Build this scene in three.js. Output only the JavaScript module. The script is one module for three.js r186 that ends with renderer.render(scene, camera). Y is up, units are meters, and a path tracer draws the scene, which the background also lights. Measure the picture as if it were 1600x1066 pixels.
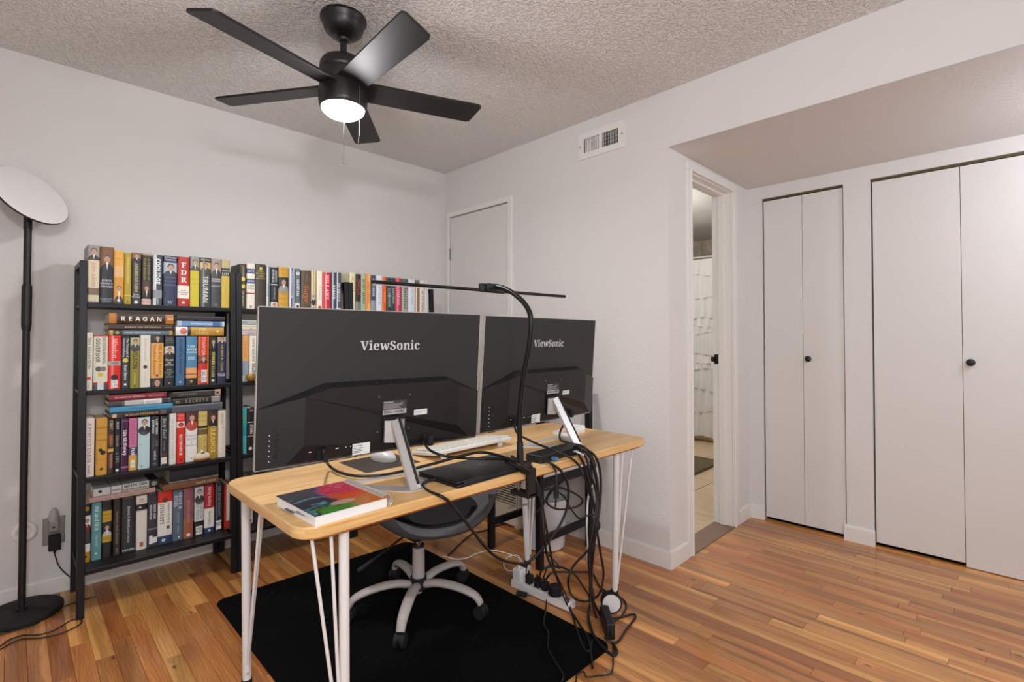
import * as THREE from 'three';
import { RoundedBoxGeometry } from 'three/addons/geometries/RoundedBoxGeometry.js';
import { mergeGeometries, toCreasedNormals } from 'three/addons/utils/BufferGeometryUtils.js';
import { RectAreaLightUniformsLib } from 'three/addons/lights/RectAreaLightUniformsLib.js';
import { FontLoader } from 'three/addons/loaders/FontLoader.js';
import { TextGeometry } from 'three/addons/geometries/TextGeometry.js';

// ------------------------------------------------------------ camera, sky, lights, exposure
const scene = new THREE.Scene();
const camera = new THREE.PerspectiveCamera(2 * Math.atan(533 / 788.23) * 180 / Math.PI, 1600 / 1066, 0.05, 60);
{
  const yaw = 45.2268 * Math.PI / 180, pitch = 1.0015 * Math.PI / 180;
  camera.position.set(-2.3384, 1.1476, 3.0808);
  camera.lookAt(-2.3384 + Math.cos(yaw) * Math.cos(pitch), 1.1476 + Math.sin(pitch), 3.0808 - Math.sin(yaw) * Math.cos(pitch));
  camera.setViewOffset(1600, 1066, 0, 18.7, 1600, 1066);
}
scene.background = new THREE.Color('#cfdcea');
const renderer = new THREE.WebGLRenderer({ antialias: true });
renderer.toneMapping = THREE.LinearToneMapping;
renderer.toneMappingExposure = 0.94;
renderer.shadowMap.enabled = true;
RectAreaLightUniformsLib.init();
const FAN_NITS = 225, FAN_CD = 0.85, WINDOW_NITS = 4.6, BATH_CD = 4, HALL_CD = 1.8, SOFTBOX_NITS = 230, SIDE_NITS = 3.6;
// daylight entering through the window of the rear wall, behind the camera
const WIN2 = { z0: 2.5, z1: 4.0, y0: 0.85, y1: 2.12, x: -3.2 };
const WIN = { x0: -2.95, x1: -1.95, y0: 0.95, y1: 2.1, z: 4.3 };
{
  const day = new THREE.RectAreaLight('#f3f5fb', WINDOW_NITS, WIN.x1 - WIN.x0 - 0.1, WIN.y1 - WIN.y0 - 0.1);
  day.position.set((WIN.x0 + WIN.x1) / 2, (WIN.y0 + WIN.y1) / 2, WIN.z + 0.02);
  day.lookAt((WIN.x0 + WIN.x1) / 2, (WIN.y0 + WIN.y1) / 2, 0);
  scene.add(day);
  const side = new THREE.RectAreaLight('#f3f5fb', SIDE_NITS, WIN2.z1 - WIN2.z0 - 0.1, WIN2.y1 - WIN2.y0 - 0.1);
  side.position.set(WIN2.x - 0.02, (WIN2.y0 + WIN2.y1) / 2, (WIN2.z0 + WIN2.z1) / 2);
  side.lookAt(0, (WIN2.y0 + WIN2.y1) / 2, (WIN2.z0 + WIN2.z1) / 2);
  scene.add(side);
}

// ------------------------------------------------------------ helpers
let seed = 12345;
const rnd = () => { seed = (seed * 1664525 + 1013904223) >>> 0; return seed / 4294967296; };
const rr = (a, b) => a + (b - a) * rnd();
const used = new Map();
function numbered(n) {
  const k = used.get(n) ?? 0; used.set(n, k + 1);
  return k ? n + '_' + String(k).padStart(3, '0') : n;
}
function thing(name, label, category, pos = [0, 0, 0], turn = 0, group) {
  const o = new THREE.Group(); o.name = numbered(name);
  o.position.set(...pos); o.rotation.y = turn;
  o.userData = { label, category }; if (group) o.userData.group = group;
  scene.add(o); return o;
}
function part(name, geo, mat, parent, label) {
  const m = new THREE.Mesh(Array.isArray(geo) ? merge(geo) : geo, mat); m.name = name;
  if (label) m.userData.label = label;
  parent.add(m); return m;
}
function single(name, geo, mat, label, category, group) {
  const m = new THREE.Mesh(Array.isArray(geo) ? merge(geo) : geo, mat); m.name = numbered(name);
  m.userData = { label, category }; if (group) m.userData.group = group;
  scene.add(m); return m;
}
function struct(name, geo, mat, label) {
  const m = geo ? new THREE.Mesh(Array.isArray(geo) ? merge(geo) : geo, mat) : new THREE.Group();
  m.name = name; m.userData = { kind: 'structure', label, category: name.split('_')[0] };
  scene.add(m); return m;
}
function merge(list) {
  const l = list.map(g => { const h = g.index ? g.toNonIndexed() : g; for (const k of Object.keys(h.attributes)) if (!['position', 'normal', 'uv', 'color'].includes(k)) h.deleteAttribute(k); return h; });
  return mergeGeometries(l);
}
const bx = (x0, x1, y0, y1, z0, z1) => new THREE.BoxGeometry(x1 - x0, y1 - y0, z1 - z0).translate((x0 + x1) / 2, (y0 + y1) / 2, (z0 + z1) / 2);
const rbx = (x0, x1, y0, y1, z0, z1, r = 0.003, s = 2) => new RoundedBoxGeometry(x1 - x0, y1 - y0, z1 - z0, s, r).translate((x0 + x1) / 2, (y0 + y1) / 2, (z0 + z1) / 2);
const V3 = (a) => new THREE.Vector3(a[0], a[1], a[2]);
const tube = (pts, r, n, seg = 8, closed = false) => new THREE.TubeGeometry(new THREE.CatmullRomCurve3(pts.map(V3), closed, 'catmullrom', 0.5), n ?? pts.length * 6, r, seg, closed);
function rod(a, b, r0, r1 = r0, seg = 16, open = false) {
  const A = V3(a), B = V3(b), d = B.clone().sub(A), g = new THREE.CylinderGeometry(r1, r0, d.length(), seg, 1, open);
  g.applyQuaternion(new THREE.Quaternion().setFromUnitVectors(new THREE.Vector3(0, 1, 0), d.clone().normalize()));
  return g.translate(...A.add(B).multiplyScalar(0.5).toArray());
}
function bar(a, b, w, t) {            // square bar from a to b
  const A = V3(a), B = V3(b), d = B.clone().sub(A), g = new RoundedBoxGeometry(w, d.length(), t, 1, Math.min(w, t) * 0.1);
  g.applyQuaternion(new THREE.Quaternion().setFromUnitVectors(new THREE.Vector3(0, 1, 0), d.clone().normalize()));
  return g.translate(...A.add(B).multiplyScalar(0.5).toArray());
}
const lathe = (pts, seg = 40) => new THREE.LatheGeometry(pts.map(p => new THREE.Vector2(p[0], p[1])), seg);
function extrude(pts, depth, bevel = 0, holes = [], bseg = 2) {
  const s = new THREE.Shape(pts.map(p => new THREE.Vector2(p[0], p[1])));
  for (const h of holes) s.holes.push(new THREE.Path(h.map(p => new THREE.Vector2(p[0], p[1]))));
  return new THREE.ExtrudeGeometry(s, { depth, bevelEnabled: bevel > 0, bevelSize: bevel, bevelThickness: bevel, bevelSegments: bseg, bevelOffset: -bevel, curveSegments: 10 });
}
function roundedRect(x0, x1, y0, y1, r, n = 6) {
  const p = [];
  for (const [cx, cy, a] of [[x1 - r, y0 + r, -90], [x1 - r, y1 - r, 0], [x0 + r, y1 - r, 90], [x0 + r, y0 + r, 180]])
    for (let i = 0; i <= n; i++) { const t = (a + 90 * i / n) * Math.PI / 180; p.push([cx + r * Math.cos(t), cy + r * Math.sin(t)]); }
  return p;
}
function boxUV(g, s = 1, ox = 0, oy = 0) {   // uv in metres from the dominant axis of each face
  const h = g.index ? g.toNonIndexed() : g, p = h.attributes.position, n = h.attributes.normal, uv = new Float32Array(p.count * 2);
  for (let i = 0; i < p.count; i++) {
    const ax = Math.abs(n.getX(i)), ay = Math.abs(n.getY(i)), az = Math.abs(n.getZ(i));
    let u, v;
    if (ay >= ax && ay >= az) { u = p.getX(i); v = p.getZ(i); } else if (ax >= az) { u = p.getZ(i); v = p.getY(i); } else { u = p.getX(i); v = p.getY(i); }
    uv[2 * i] = u * s + ox; uv[2 * i + 1] = v * s + oy;
  }
  h.setAttribute('uv', new THREE.BufferAttribute(uv, 2)); return h;
}
// a wall slab with rectangular holes; axis 'x': plane x=const spanning u=z, axis 'z': plane z=const spanning u=x
function wallGeo(axis, t0, t1, u0, u1, y0, y1, holes = []) {
  const us = [...new Set([u0, u1, ...holes.flatMap(h => [h[0], h[1]])])].sort((a, b) => a - b);
  const ys = [...new Set([y0, y1, ...holes.flatMap(h => [h[2], h[3]])])].sort((a, b) => a - b);
  const out = [];
  for (let i = 0; i + 1 < us.length; i++) for (let j = 0; j + 1 < ys.length; j++) {
    const um = (us[i] + us[i + 1]) / 2, ym = (ys[j] + ys[j + 1]) / 2;
    if (holes.some(h => um > h[0] && um < h[1] && ym > h[2] && ym < h[3])) continue;
    out.push(axis === 'x' ? bx(t0, t1, ys[j], ys[j + 1], us[i], us[i + 1]) : bx(us[i], us[i + 1], ys[j], ys[j + 1], t0, t1));
  }
  return boxUV(merge(out));
}
// lattice value noise that wraps every (px, py) cells
function hash(x, y, s) { let h = (x * 374761393 + y * 668265263 + s * 974711) | 0; h = Math.imul(h ^ (h >>> 13), 1274126177); return ((h ^ (h >>> 16)) >>> 0) / 4294967296; }
function vn(x, y, px, py, s = 0) {
  const xi = Math.floor(x), yi = Math.floor(y), fx = x - xi, fy = y - yi, u = fx * fx * (3 - 2 * fx), v = fy * fy * (3 - 2 * fy);
  const a = ((xi % px) + px) % px, b = (a + 1) % px, c = ((yi % py) + py) % py, d = (c + 1) % py;
  const n0 = hash(a, c, s), n1 = hash(b, c, s), n2 = hash(a, d, s), n3 = hash(b, d, s);
  return (n0 + (n1 - n0) * u) * (1 - v) + (n2 + (n3 - n2) * u) * v;
}
function dataTex(w, h, fn, srgb, rx = 1, ry = 1) {
  const a = new Uint8Array(w * h * 4), c = [0, 0, 0];
  for (let y = 0; y < h; y++) for (let x = 0; x < w; x++) {
    fn(x, y, c); const i = (y * w + x) * 4;
    a[i] = c[0]; a[i + 1] = c[1]; a[i + 2] = c[2]; a[i + 3] = 255;
  }
  const t = new THREE.DataTexture(a, w, h); t.magFilter = THREE.LinearFilter; t.minFilter = THREE.LinearMipmapLinearFilter; t.generateMipmaps = true;
  t.wrapS = t.wrapT = THREE.RepeatWrapping; t.repeat.set(rx, ry); if (srgb) t.colorSpace = THREE.SRGBColorSpace; t.needsUpdate = true; return t;
}
const std = (color, roughness = 0.6, o = {}) => new THREE.MeshStandardMaterial({ color, roughness, ...o });
const phys = (color, roughness = 0.6, o = {}) => new THREE.MeshPhysicalMaterial({ color, roughness, ...o });
const mix = (a, b, t) => a + (b - a) * t, clamp = (x, a = 0, b = 1) => Math.max(a, Math.min(b, x)), sstep = (a, b, x) => { const t = clamp((x - a) / (b - a)); return t * t * (3 - 2 * t); };

// ------------------------------------------------------------ surface textures
const ceilBump = dataTex(1024, 1024, (x, y, c) => {          // sprayed knock-down texture, 1.05 m tile
  const wx = x + 9 * vn(x / 16, y / 16, 64, 64, 5), wy = y + 9 * vn(x / 16, y / 16, 64, 64, 6);
  const a = vn(wx / 8, wy / 8, 128, 128, 1), b = vn(wx / 4, wy / 4, 256, 256, 2), d = vn(x / 64, y / 64, 16, 16, 3);
  const h = sstep(0.4, 0.66, a * 0.66 + b * 0.34 + (d - 0.5) * 0.1);
  c[0] = c[1] = c[2] = 255 * (h * 0.85 + b * 0.15);
}, false, 1 / 1.05, 1 / 1.05);
const wallBump = dataTex(1024, 1024, (x, y, c) => {          // rolled paint over light orange peel, 1.2 m tile
  const a = vn(x / 7, y / 7, 146, 146, 11), b = vn(x / 3, y / 3, 341, 341, 12), d = vn(x / 32, y / 32, 32, 32, 13);
  c[0] = c[1] = c[2] = 255 * clamp(a * 0.5 + b * 0.25 + d * 0.25);
}, false, 1 / 1.2, 1 / 1.2);
const feltBump = dataTex(256, 256, (x, y, c) => { c[0] = c[1] = c[2] = 255 * (0.5 * vn(x / 2, y / 2, 128, 128, 21) + 0.5 * hash(x, y, 22)); }, false, 8, 8);
const weave = dataTex(128, 128, (x, y, c) => { const v = 0.5 + 0.28 * Math.sin(x * Math.PI / 4) * 0.6 + 0.28 * Math.sin(y * Math.PI / 4); c[0] = c[1] = c[2] = 255 * clamp(v + 0.15 * (hash(x, y, 31) - 0.5)); }, false, 14, 14);
// floor boards: 16 lanes across, each one board wide; the grain runs along v (1.9 m)
const LANES = 16, LW = 64;
const lane = [];
for (let i = 0; i < LANES; i++) {
  const knots = []; const nk = rnd() < 0.5 ? 1 + Math.floor(rr(0, 1.6)) : 0;
  for (let k = 0; k < nk; k++) knots.push([rr(10, 54), rr(60, 1990), rr(2.5, 6)]);
  lane.push({ t: [0.32, 0.4, 0.26, 0.56, 0.34, 0.46, 0.18, 0.38, 0.72, 0.3, 0.44, 0.28, 0.48, 0.36, 0.62, 0.4][i], sap: rnd() < 0.35 ? rr(12, 52) : -1, sapDir: rnd() < 0.5 ? 1 : -1, f: rr(0.05, 0.12), red: rr(-0.5, 1), knots });
}
const boardTex = dataTex(LANES * LW, 2048, (x, y, c) => {
  const li = Math.floor(x / LW), u = x - li * LW, L = lane[li];
  let w = 26 * (vn(u / 30 + li * 7, y / 300, 999, 1, 40) - 0.5);
  w = 34 * (vn(u / 40 + li * 13, y / 256, 9999, 8, 41) - 0.5) + 9 * (vn(u / 14 + li * 5, y / 64, 9999, 32, 42) - 0.5);
  let kd = 0;
  for (const k of L.knots) { const dx = (u - k[0]) / k[2], dy = (y - k[1]) / (k[2] * 2.4), r = dx * dx + dy * dy; kd = Math.max(kd, Math.exp(-r)); w += 22 * Math.exp(-r * 0.16) * Math.sign(dx || 1); }
  const ring = (u + w) * L.f, g = Math.abs(ring - Math.floor(ring) - 0.5) * 2;
  const fine = vn(u / 1.6 + li * 50, y / 90, 9999, 23, 43), fine2 = vn(u / 1.0 + li * 80, y / 28, 9999, 73, 44), broad = vn(u / 26 + li * 3, y / 205, 9999, 10, 45);
  let d = L.t + 0.16 * (g * g - 0.35) + 0.22 * (fine - 0.5) + 0.12 * (fine2 - 0.5) + 0.28 * (broad - 0.5);
  if (L.sap > 0) { const s = sstep(-5, 5, (u + w * 0.6 - L.sap) * L.sapDir); d -= 0.3 * s; }
  d = clamp(d, 0, 1.1);
  const R = mix(228, 108, d), G = mix(180, 68, Math.pow(d, 0.92)), B = mix(120, 36, Math.pow(d, 0.85));
  const kk = clamp(kd * 0.85);
  c[0] = clamp(mix(R + 6 * L.red, 58, kk), 0, 255); c[1] = clamp(mix(G - 5 * L.red, 34, kk), 0, 255); c[2] = clamp(mix(B - 4 * L.red, 22, kk), 0, 255);
}, true);
const deskTex = dataTex(1024, 512, (x, y, c) => {            // bamboo: narrow strips along x, 1.6 m by 0.8 m
  const sIdx = Math.floor(y / 13), st = hash(sIdx, Math.floor((x + hash(sIdx, 3, 9) * 700) / 480), 51);
  const f = vn(x / 70, y / 1.4, 15, 366, 52), b = vn(x / 30, y / 3, 34, 171, 53), k = vn(x / 110, y / 24, 9, 21, 54);
  const d = 0.34 * (st - 0.5) + 0.5 * (f - 0.5) + 0.25 * (b - 0.5) + 0.3 * (k - 0.5);
  c[0] = clamp(225 - 34 * d, 0, 255); c[1] = clamp(182 - 44 * d, 0, 255); c[2] = clamp(122 - 46 * d, 0, 255);
}, true, 1 / 1.6, 1 / 0.8);
const tileTex = dataTex(256, 256, (x, y, c) => {
  const a = vn(x / 40, y / 40, 6, 6, 61) * 0.6 + vn(x / 12, y / 12, 21, 21, 62) * 0.4;
  c[0] = 205 + 26 * (a - 0.5); c[1] = 182 + 28 * (a - 0.5); c[2] = 150 + 30 * (a - 0.5);
}, true, 1.3, 1.3);
const stoneTex = dataTex(256, 256, (x, y, c) => {
  const a = vn(x / 36, y / 36, 7, 7, 71) * 0.6 + vn(x / 9, y / 9, 28, 28, 72) * 0.4;
  c[0] = 168 + 50 * (a - 0.5); c[1] = 156 + 50 * (a - 0.5); c[2] = 142 + 50 * (a - 0.5);
}, true, 1.5, 1.5);
const rugTex = dataTex(256, 256, (x, y, c) => { const a = vn(x / 6, y / 6, 42, 42, 81) * 0.6 + hash(x, y, 82) * 0.4; c[0] = 92 + 50 * (a - 0.5); c[1] = 84 + 48 * (a - 0.5); c[2] = 58 + 40 * (a - 0.5); }, true, 2, 2);
const matTex = dataTex(1024, 1024, (x, y, c) => {            // black carpet mat with lint specks
  const a = hash(x, y, 91), b = vn(x / 90, y / 90, 12, 12, 92), sc = vn(x / 5, y / 5, 205, 205, 93) * vn(x / 130, y / 130, 8, 8, 94);
  let v = 6 + 6 * a + 5 * b; if (sc > 0.68) v += 16; if (hash(x, y, 95) > 0.9998) v = 110;
  c[0] = v; c[1] = v; c[2] = v * 0.98;
}, true);

// ------------------------------------------------------------ materials
const M = {
  wall: std('#dddad7', 0.85, { bumpMap: wallBump, bumpScale: 0.0012 }),
  ceil: std('#ece9e6', 0.95, { bumpMap: ceilBump, bumpScale: 0.005 }),
  trim: std('#e7e4df', 0.45), door: std('#dddad6', 0.6, { bumpMap: wallBump, bumpScale: 0.0004 }),
  dark: std('#0d0c0b', 0.9), black: std('#141414', 0.5), blackMetal: std('#121317', 0.42, { metalness: 0.3 }),
  blackGloss: std('#17181a', 0.25), rubber: std('#101011', 0.75), shelf: std('#151412', 0.5),
  board: phys('#ffeccb', 0.45, { map: boardTex, vertexColors: true, clearcoat: 0.65, clearcoatRoughness: 0.12 }),
  desk: std('#ffffff', 0.38, { map: deskTex }), deskEdge: std('#d3a27c', 0.45, { map: deskTex }),
  white: std('#e8e7e4', 0.4), whitePlastic: std('#e6e6e4', 0.35), legWhite: std('#e4e2df', 0.35), cableW: std('#deddd9', 0.5),
  cableK: std('#121213', 0.45), silver: std('#cfcdcb', 0.38, { metalness: 0.6 }), chrome: std('#cfcfd0', 0.15, { metalness: 1 }),
  steel: std('#8d8f90', 0.35, { metalness: 0.9 }), monBack: std('#262625', 0.6, { bumpMap: weave, bumpScale: 0.0003 }), monHouse: std('#171717', 0.45),
  bezel: std('#b9b5ad', 0.4, { metalness: 0.4 }), logo: std('#c9c9c7', 0.4), label: std('#dcdcd8', 0.6),
  chairGrey: std('#58595c', 0.8, { bumpMap: feltBump, bumpScale: 0.0005 }), chairBase: std('#b3aaa5', 0.42), cushion: std('#121213', 0.95),
  paper: std('#d9cfb4', 0.9), pageWhite: std('#e9e8e4', 0.85), beige: std('#d8d0bd', 0.5),
  tile: std('#ffffff', 0.3, { map: tileTex }), stone: std('#ffffff', 0.4, { map: stoneTex }), grout: std('#b09c7e', 0.9), rug: std('#ffffff', 1, { map: rugTex }),
  curtain: phys('#eeedeb', 0.95, { transmission: 0.25, thickness: 0, side: THREE.DoubleSide }),
  mat: phys('#ffffff', 1, { specularIntensity: 0.15, map: matTex, bumpMap: feltBump, bumpScale: 0.0006 }), matEdge: std('#0c0c0c', 0.9),
  fan: std('#1a1918', 0.38), blade: std('#1c1a19', 0.5), outlet: std('#8b8985', 0.35, { metalness: 0.6 }), greyPlastic: std('#8f8c88', 0.5),
  glass: phys('#ffffff', 0.02, { transmission: 1, thickness: 0 }), gold: std('#a98a3c', 0.35, { metalness: 0.6 }), bluePlug: std('#4f86b5', 0.4),
};

// ------------------------------------------------------------ room shell
const CEIL = 2.4, SOFF = 2.11, XA = 1.048, ZA = 1.84;
const DOOR1 = { z0: 0.062, z1: 0.686, top: 2.048 };
const BATH = { x0: 0.235, x1: 0.775, top: 2.035 };
const CL1 = { z0: 1.928, z1: 2.372, top: 2.032 }, CL2 = { z0: 2.5, z1: 3.25, top: 2.032 };
const VENT = { z0: 1.3, z1: 1.57, y0: 2.2, y1: 2.305 };
struct('wall_back', wallGeo('z', -0.1, 0, -3.3, 0, 0, CEIL), M.wall, 'white painted wall behind the bookcases');
struct('wall_right', wallGeo('x', 0, 0.1, -0.5, ZA, 0, CEIL, [[DOOR1.z0 - 0.02, DOOR1.z1 + 0.02, 0, DOOR1.top + 0.02], [VENT.z0, VENT.z1, VENT.y0, VENT.y1]]), M.wall, 'white painted wall with the flush door and the vent');
struct('wall_bulkhead', wallGeo('x', 0, 0.1, ZA, 4.4, SOFF, CEIL), M.wall, 'white bulkhead above the closet alcove');
struct('wall_alcove', wallGeo('z', ZA - 0.1, ZA, 0.1, 1.148, 0, CEIL, [[BATH.x0 - 0.02, BATH.x1 + 0.02, 0, BATH.top + 0.02]]), M.wall, 'white alcove wall around the bathroom doorway');
struct('wall_closet', wallGeo('x', XA, XA + 0.1, ZA, 4.4, 0, SOFF, [[CL1.z0, CL1.z1, 0, CL1.top], [CL2.z0, CL2.z1, 0, CL2.top]]), M.wall, 'white wall between the two folding closet doors');
struct('wall_closet_inside', [bx(1.75, 1.8, 0, SOFF, ZA - 0.1, 4.4), bx(XA + 0.1, 1.75, 0, SOFF, 2.41, 2.45)].map(g => boxUV(g)), M.wall, 'inner closet walls behind the folding doors');
struct('wall_left', wallGeo('x', -3.3, -3.2, 0, 4.4, 0, CEIL, [[WIN2.z0, WIN2.z1, WIN2.y0, WIN2.y1]]), M.wall, 'white side wall outside the picture on the left');
struct('wall_rear', wallGeo('z', 4.3, 4.4, -3.3, 1.8, 0, CEIL, [[WIN.x0, WIN.x1, WIN.y0, WIN.y1]]), M.wall, 'white wall with the window behind the camera');
struct('ceiling', boxUV(bx(-3.3, 0.1, CEIL, CEIL + 0.1, -0.1, 4.4)), M.ceil, 'white knock-down textured ceiling');
struct('ceiling_alcove', boxUV(bx(0.1, 1.8, SOFF, SOFF + 0.1, ZA, 4.4)), M.wall, 'low smooth ceiling of the closet alcove');
// bathroom beyond the doorway
struct('wall_bathroom_back', wallGeo('z', -0.5, -0.4, 0.1, 4.1, 0, CEIL), M.wall, 'bathroom wall out of sight');
struct('wall_bathroom_side', wallGeo('z', ZA - 0.1, ZA, 1.148, 4.1, 0, CEIL), M.wall, 'bathroom wall beside the closets');
struct('ceiling_bathroom', boxUV(bx(0.1, 4.1, CEIL, CEIL + 0.1, -0.5, ZA)), M.wall, 'plain white bathroom ceiling');
{
  const w = struct('wall_bathroom_tiled', null, null, 'stone tiled wall above the bathtub');
  part('backing', bx(3.93, 4.03, 0, CEIL, -0.5, ZA), M.grout, w);
  const g = boxUV(rbx(-0.008, 0, 0.0025, 0.3975, 0.0025, 0.2975, 0.0015, 1));
  for (let j = 0; j < 6; j++) for (let i = 0; i < 7; i++) { const t = part('tile', g, M.stone, w); t.position.set(3.93, 0.4 * j, -0.4 + 0.3 * i + (j % 2 ? 0.02 : 0)); }
}
{
  const w = struct('floor_bathroom', null, null, 'beige square tile floor of the bathroom');
  part('bed', bx(0.1, 4.0, -0.1, -0.012, -0.5, ZA - 0.1), M.grout, w);
  const g = boxUV(rbx(0.003, 0.397, -0.011, -0.002, 0.003, 0.397, 0.002, 1));
  for (let i = 0; i < 10; i++) for (let j = 0; j < 6; j++) { const t = part('tile', g, M.tile, w); t.position.set(0.28 + 0.4 * i - 0.2, 0, -0.58 + 0.4 * j - 0.08); if (t.position.z > 1.5) t.scale.z = (ZA - 0.1 - t.position.z) / 0.4; }
}
// ------------------------------------------------------------ wooden floor, board by board
{
  const fl = struct('floor', null, null, 'glossy strip floor of mixed light and dark hardwood boards');
  part('subfloor', [bx(-3.3, 0.1, -0.1, -0.0035, -0.1, 4.4), bx(0.1, 1.8, -0.1, -0.0035, ZA - 0.1, 4.4)], M.dark, fl);
  const BW = 0.0572, boards = [];
  for (let i = 0, x = -3.2; x < XA + 0.02; i++, x += BW) {
    const zMin = x > -0.03 ? ZA - 0.06 : 0; let z = zMin - rr(0, 0.5);
    while (z < 4.3) { const len = rnd() < 0.25 ? rr(0.2, 0.4) : rr(0.4, 1.15); const a = Math.max(z, zMin), b = Math.min(z + len, 4.3); if (b - a > 0.03) boards.push([x, x + BW, a, b]); z += len; }
  }
  const v = new THREE.Vector3(); camera.updateMatrixWorld(); camera.updateProjectionMatrix();
  for (const b of boards) {           // how large each board shows
    let x0 = 9, x1 = -9, y0 = 9, y1 = -9;
    for (const [x, z] of [[b[0], b[2]], [b[1], b[2]], [b[0], b[3]], [b[1], b[3]]]) {
      const d = v.set(x, 0, z).clone().applyMatrix4(camera.matrixWorldInverse).z;
      if (d > -0.25) { x0 = 9; x1 = -9; y0 = 9; y1 = -9; break; }
      v.set(x, 0, z).project(camera); x0 = Math.min(x0, v.x); x1 = Math.max(x1, v.x); y0 = Math.min(y0, v.y); y1 = Math.max(y1, v.y);
    }
    b.show = x1 > x0 ? Math.max(0, Math.min(1, x1) - Math.max(-1, x0)) * Math.max(0, Math.min(1, y1) - Math.max(-1, y0)) : 0;
  }
  boards.sort((p, q) => q.show - p.show);
  const rest = [];
  boards.forEach((b, i) => {
    const [x0, x1, z0, z1] = b, e = 0.001, h = -0.0024;
    const P = [[x0, h, z0], [x1, h, z0], [x1, h, z1], [x0, h, z1], [x0 + e, 0, z0 + e], [x1 - e, 0, z0 + e], [x1 - e, 0, z1 - e], [x0 + e, 0, z1 - e]];
    const Q = [[7, 6, 5, 4], [4, 5, 1, 0], [5, 6, 2, 1], [6, 7, 3, 2], [7, 4, 0, 3]];
    const li = Math.floor(rnd() * LANES), v0 = rnd(), flip = rnd() < 0.5, k = rr(0.76, 1.1), hue = rr(-0.025, 0.04);
    const pos = [], uv = [], col = [];
    for (const q of Q) for (const j of [0, 1, 2, 0, 2, 3]) {
      const p = P[q[j]]; pos.push(...p); let fu = (p[0] - x0) / (x1 - x0); if (flip) fu = 1 - fu;
      uv.push((li + 0.03 + 0.94 * fu) / LANES, v0 + (p[2] - z0) / 1.9); col.push(k * (1 + hue), k, k * (1 - hue));
    }
    const g = new THREE.BufferGeometry();
    g.setAttribute('position', new THREE.Float32BufferAttribute(pos, 3)); g.setAttribute('uv', new THREE.Float32BufferAttribute(uv, 2)); g.setAttribute('color', new THREE.Float32BufferAttribute(col, 3)); g.computeVertexNormals();
    if (i < 300 && b.show > 0) part('plank', g, M.board, fl); else rest.push(g);
  });
  const r = part('plank_field', mergeGeometries(rest), M.board, fl); r.userData.kind = 'stuff';
}
// ------------------------------------------------------------ trim, doors, vent
function bboard(name, label, list, h = 0.088) {          // list of [x0,x1,z0,z1, nx, nz]: body plus a thinner rounded cap
  struct(name, list.flatMap(([x0, x1, z0, z1, nx, nz]) => {
    const c = [x0, x1, z0, z1]; const s = 0.0055;
    if (nx < 0) c[0] += s; if (nx > 0) c[1] -= s; if (nz > 0) c[3] -= s; if (nz < 0) c[2] += s;
    return [bx(x0, x1, 0, h - 0.01, z0, z1), rbx(c[0], c[1], h - 0.018, h, c[2], c[3], 0.003, 2)];
  }), M.trim, label);
}
bboard('baseboard_back', 'white baseboard under the bookcases', [[-3.2, 0, 0, 0.013, 0, 1]], 0.07);
bboard('baseboard_right', 'white baseboard along the vent wall and round its end', [[-0.013, 0, 0.73, ZA + 0.013, -1, 0], [0, 0.18, ZA, ZA + 0.013, 0, 1]]);
bboard('baseboard_alcove', 'white baseboard in the alcove corner', [[0.85, XA, ZA, ZA + 0.013, 0, 1], [XA - 0.013, XA, ZA + 0.013, CL1.z0 + 0.004, -1, 0]]);
bboard('baseboard_pillar', 'short white baseboard between the closets', [[XA - 0.013, XA, CL1.z1 - 0.012, CL2.z0 + 0.006, -1, 0], [XA - 0.013, XA, CL2.z1, 4.3, -1, 0]]);
struct('trim_1', [rbx(-0.012, 0.002, 0, DOOR1.top + 0.006, 0.03, DOOR1.z0 - 0.004, 0.003), rbx(-0.012, 0.002, 0, DOOR1.top + 0.006, DOOR1.z1 + 0.004, 0.73, 0.003), rbx(-0.012, 0.002, DOOR1.top + 0.006, 2.09, 0.03, 0.73, 0.003),
  bx(0.003, 0.1, 0, DOOR1.top + 0.006, DOOR1.z0 - 0.02, DOOR1.z0 - 0.005), bx(0.003, 0.1, 0, DOOR1.top + 0.006, DOOR1.z1 + 0.005, DOOR1.z1 + 0.02), bx(0.003, 0.1, DOOR1.top + 0.006, DOOR1.top + 0.02, DOOR1.z0 - 0.02, DOOR1.z1 + 0.02)], M.trim, 'white casing of the flush door');
{
  const d = struct('door_1', null, null, 'flush white door in the corner beside the bookcases');
  part('leaf', bx(0.004, 0.04, 0.008, DOOR1.top, DOOR1.z0, DOOR1.z1), M.door, d);
  for (const y of [1.775, 1.0, 0.25]) part('hinge', [rod([-0.004, y - 0.045, DOOR1.z0 - 0.003], [-0.004, y + 0.045, DOOR1.z0 - 0.003], 0.006), bx(-0.001, 0.004, y - 0.045, y + 0.045, DOOR1.z0 - 0.018, DOOR1.z0 + 0.001)], M.steel, d);
  part('knob', lathe([[0, 0.055], [0.022, 0.05], [0.027, 0.036], [0.018, 0.018], [0.01, 0.012], [0.03, 0.004], [0.03, 0]], 24).rotateZ(Math.PI / 2).translate(0.004, 0.95, DOOR1.z1 - 0.06), M.steel, d);
}
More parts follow.
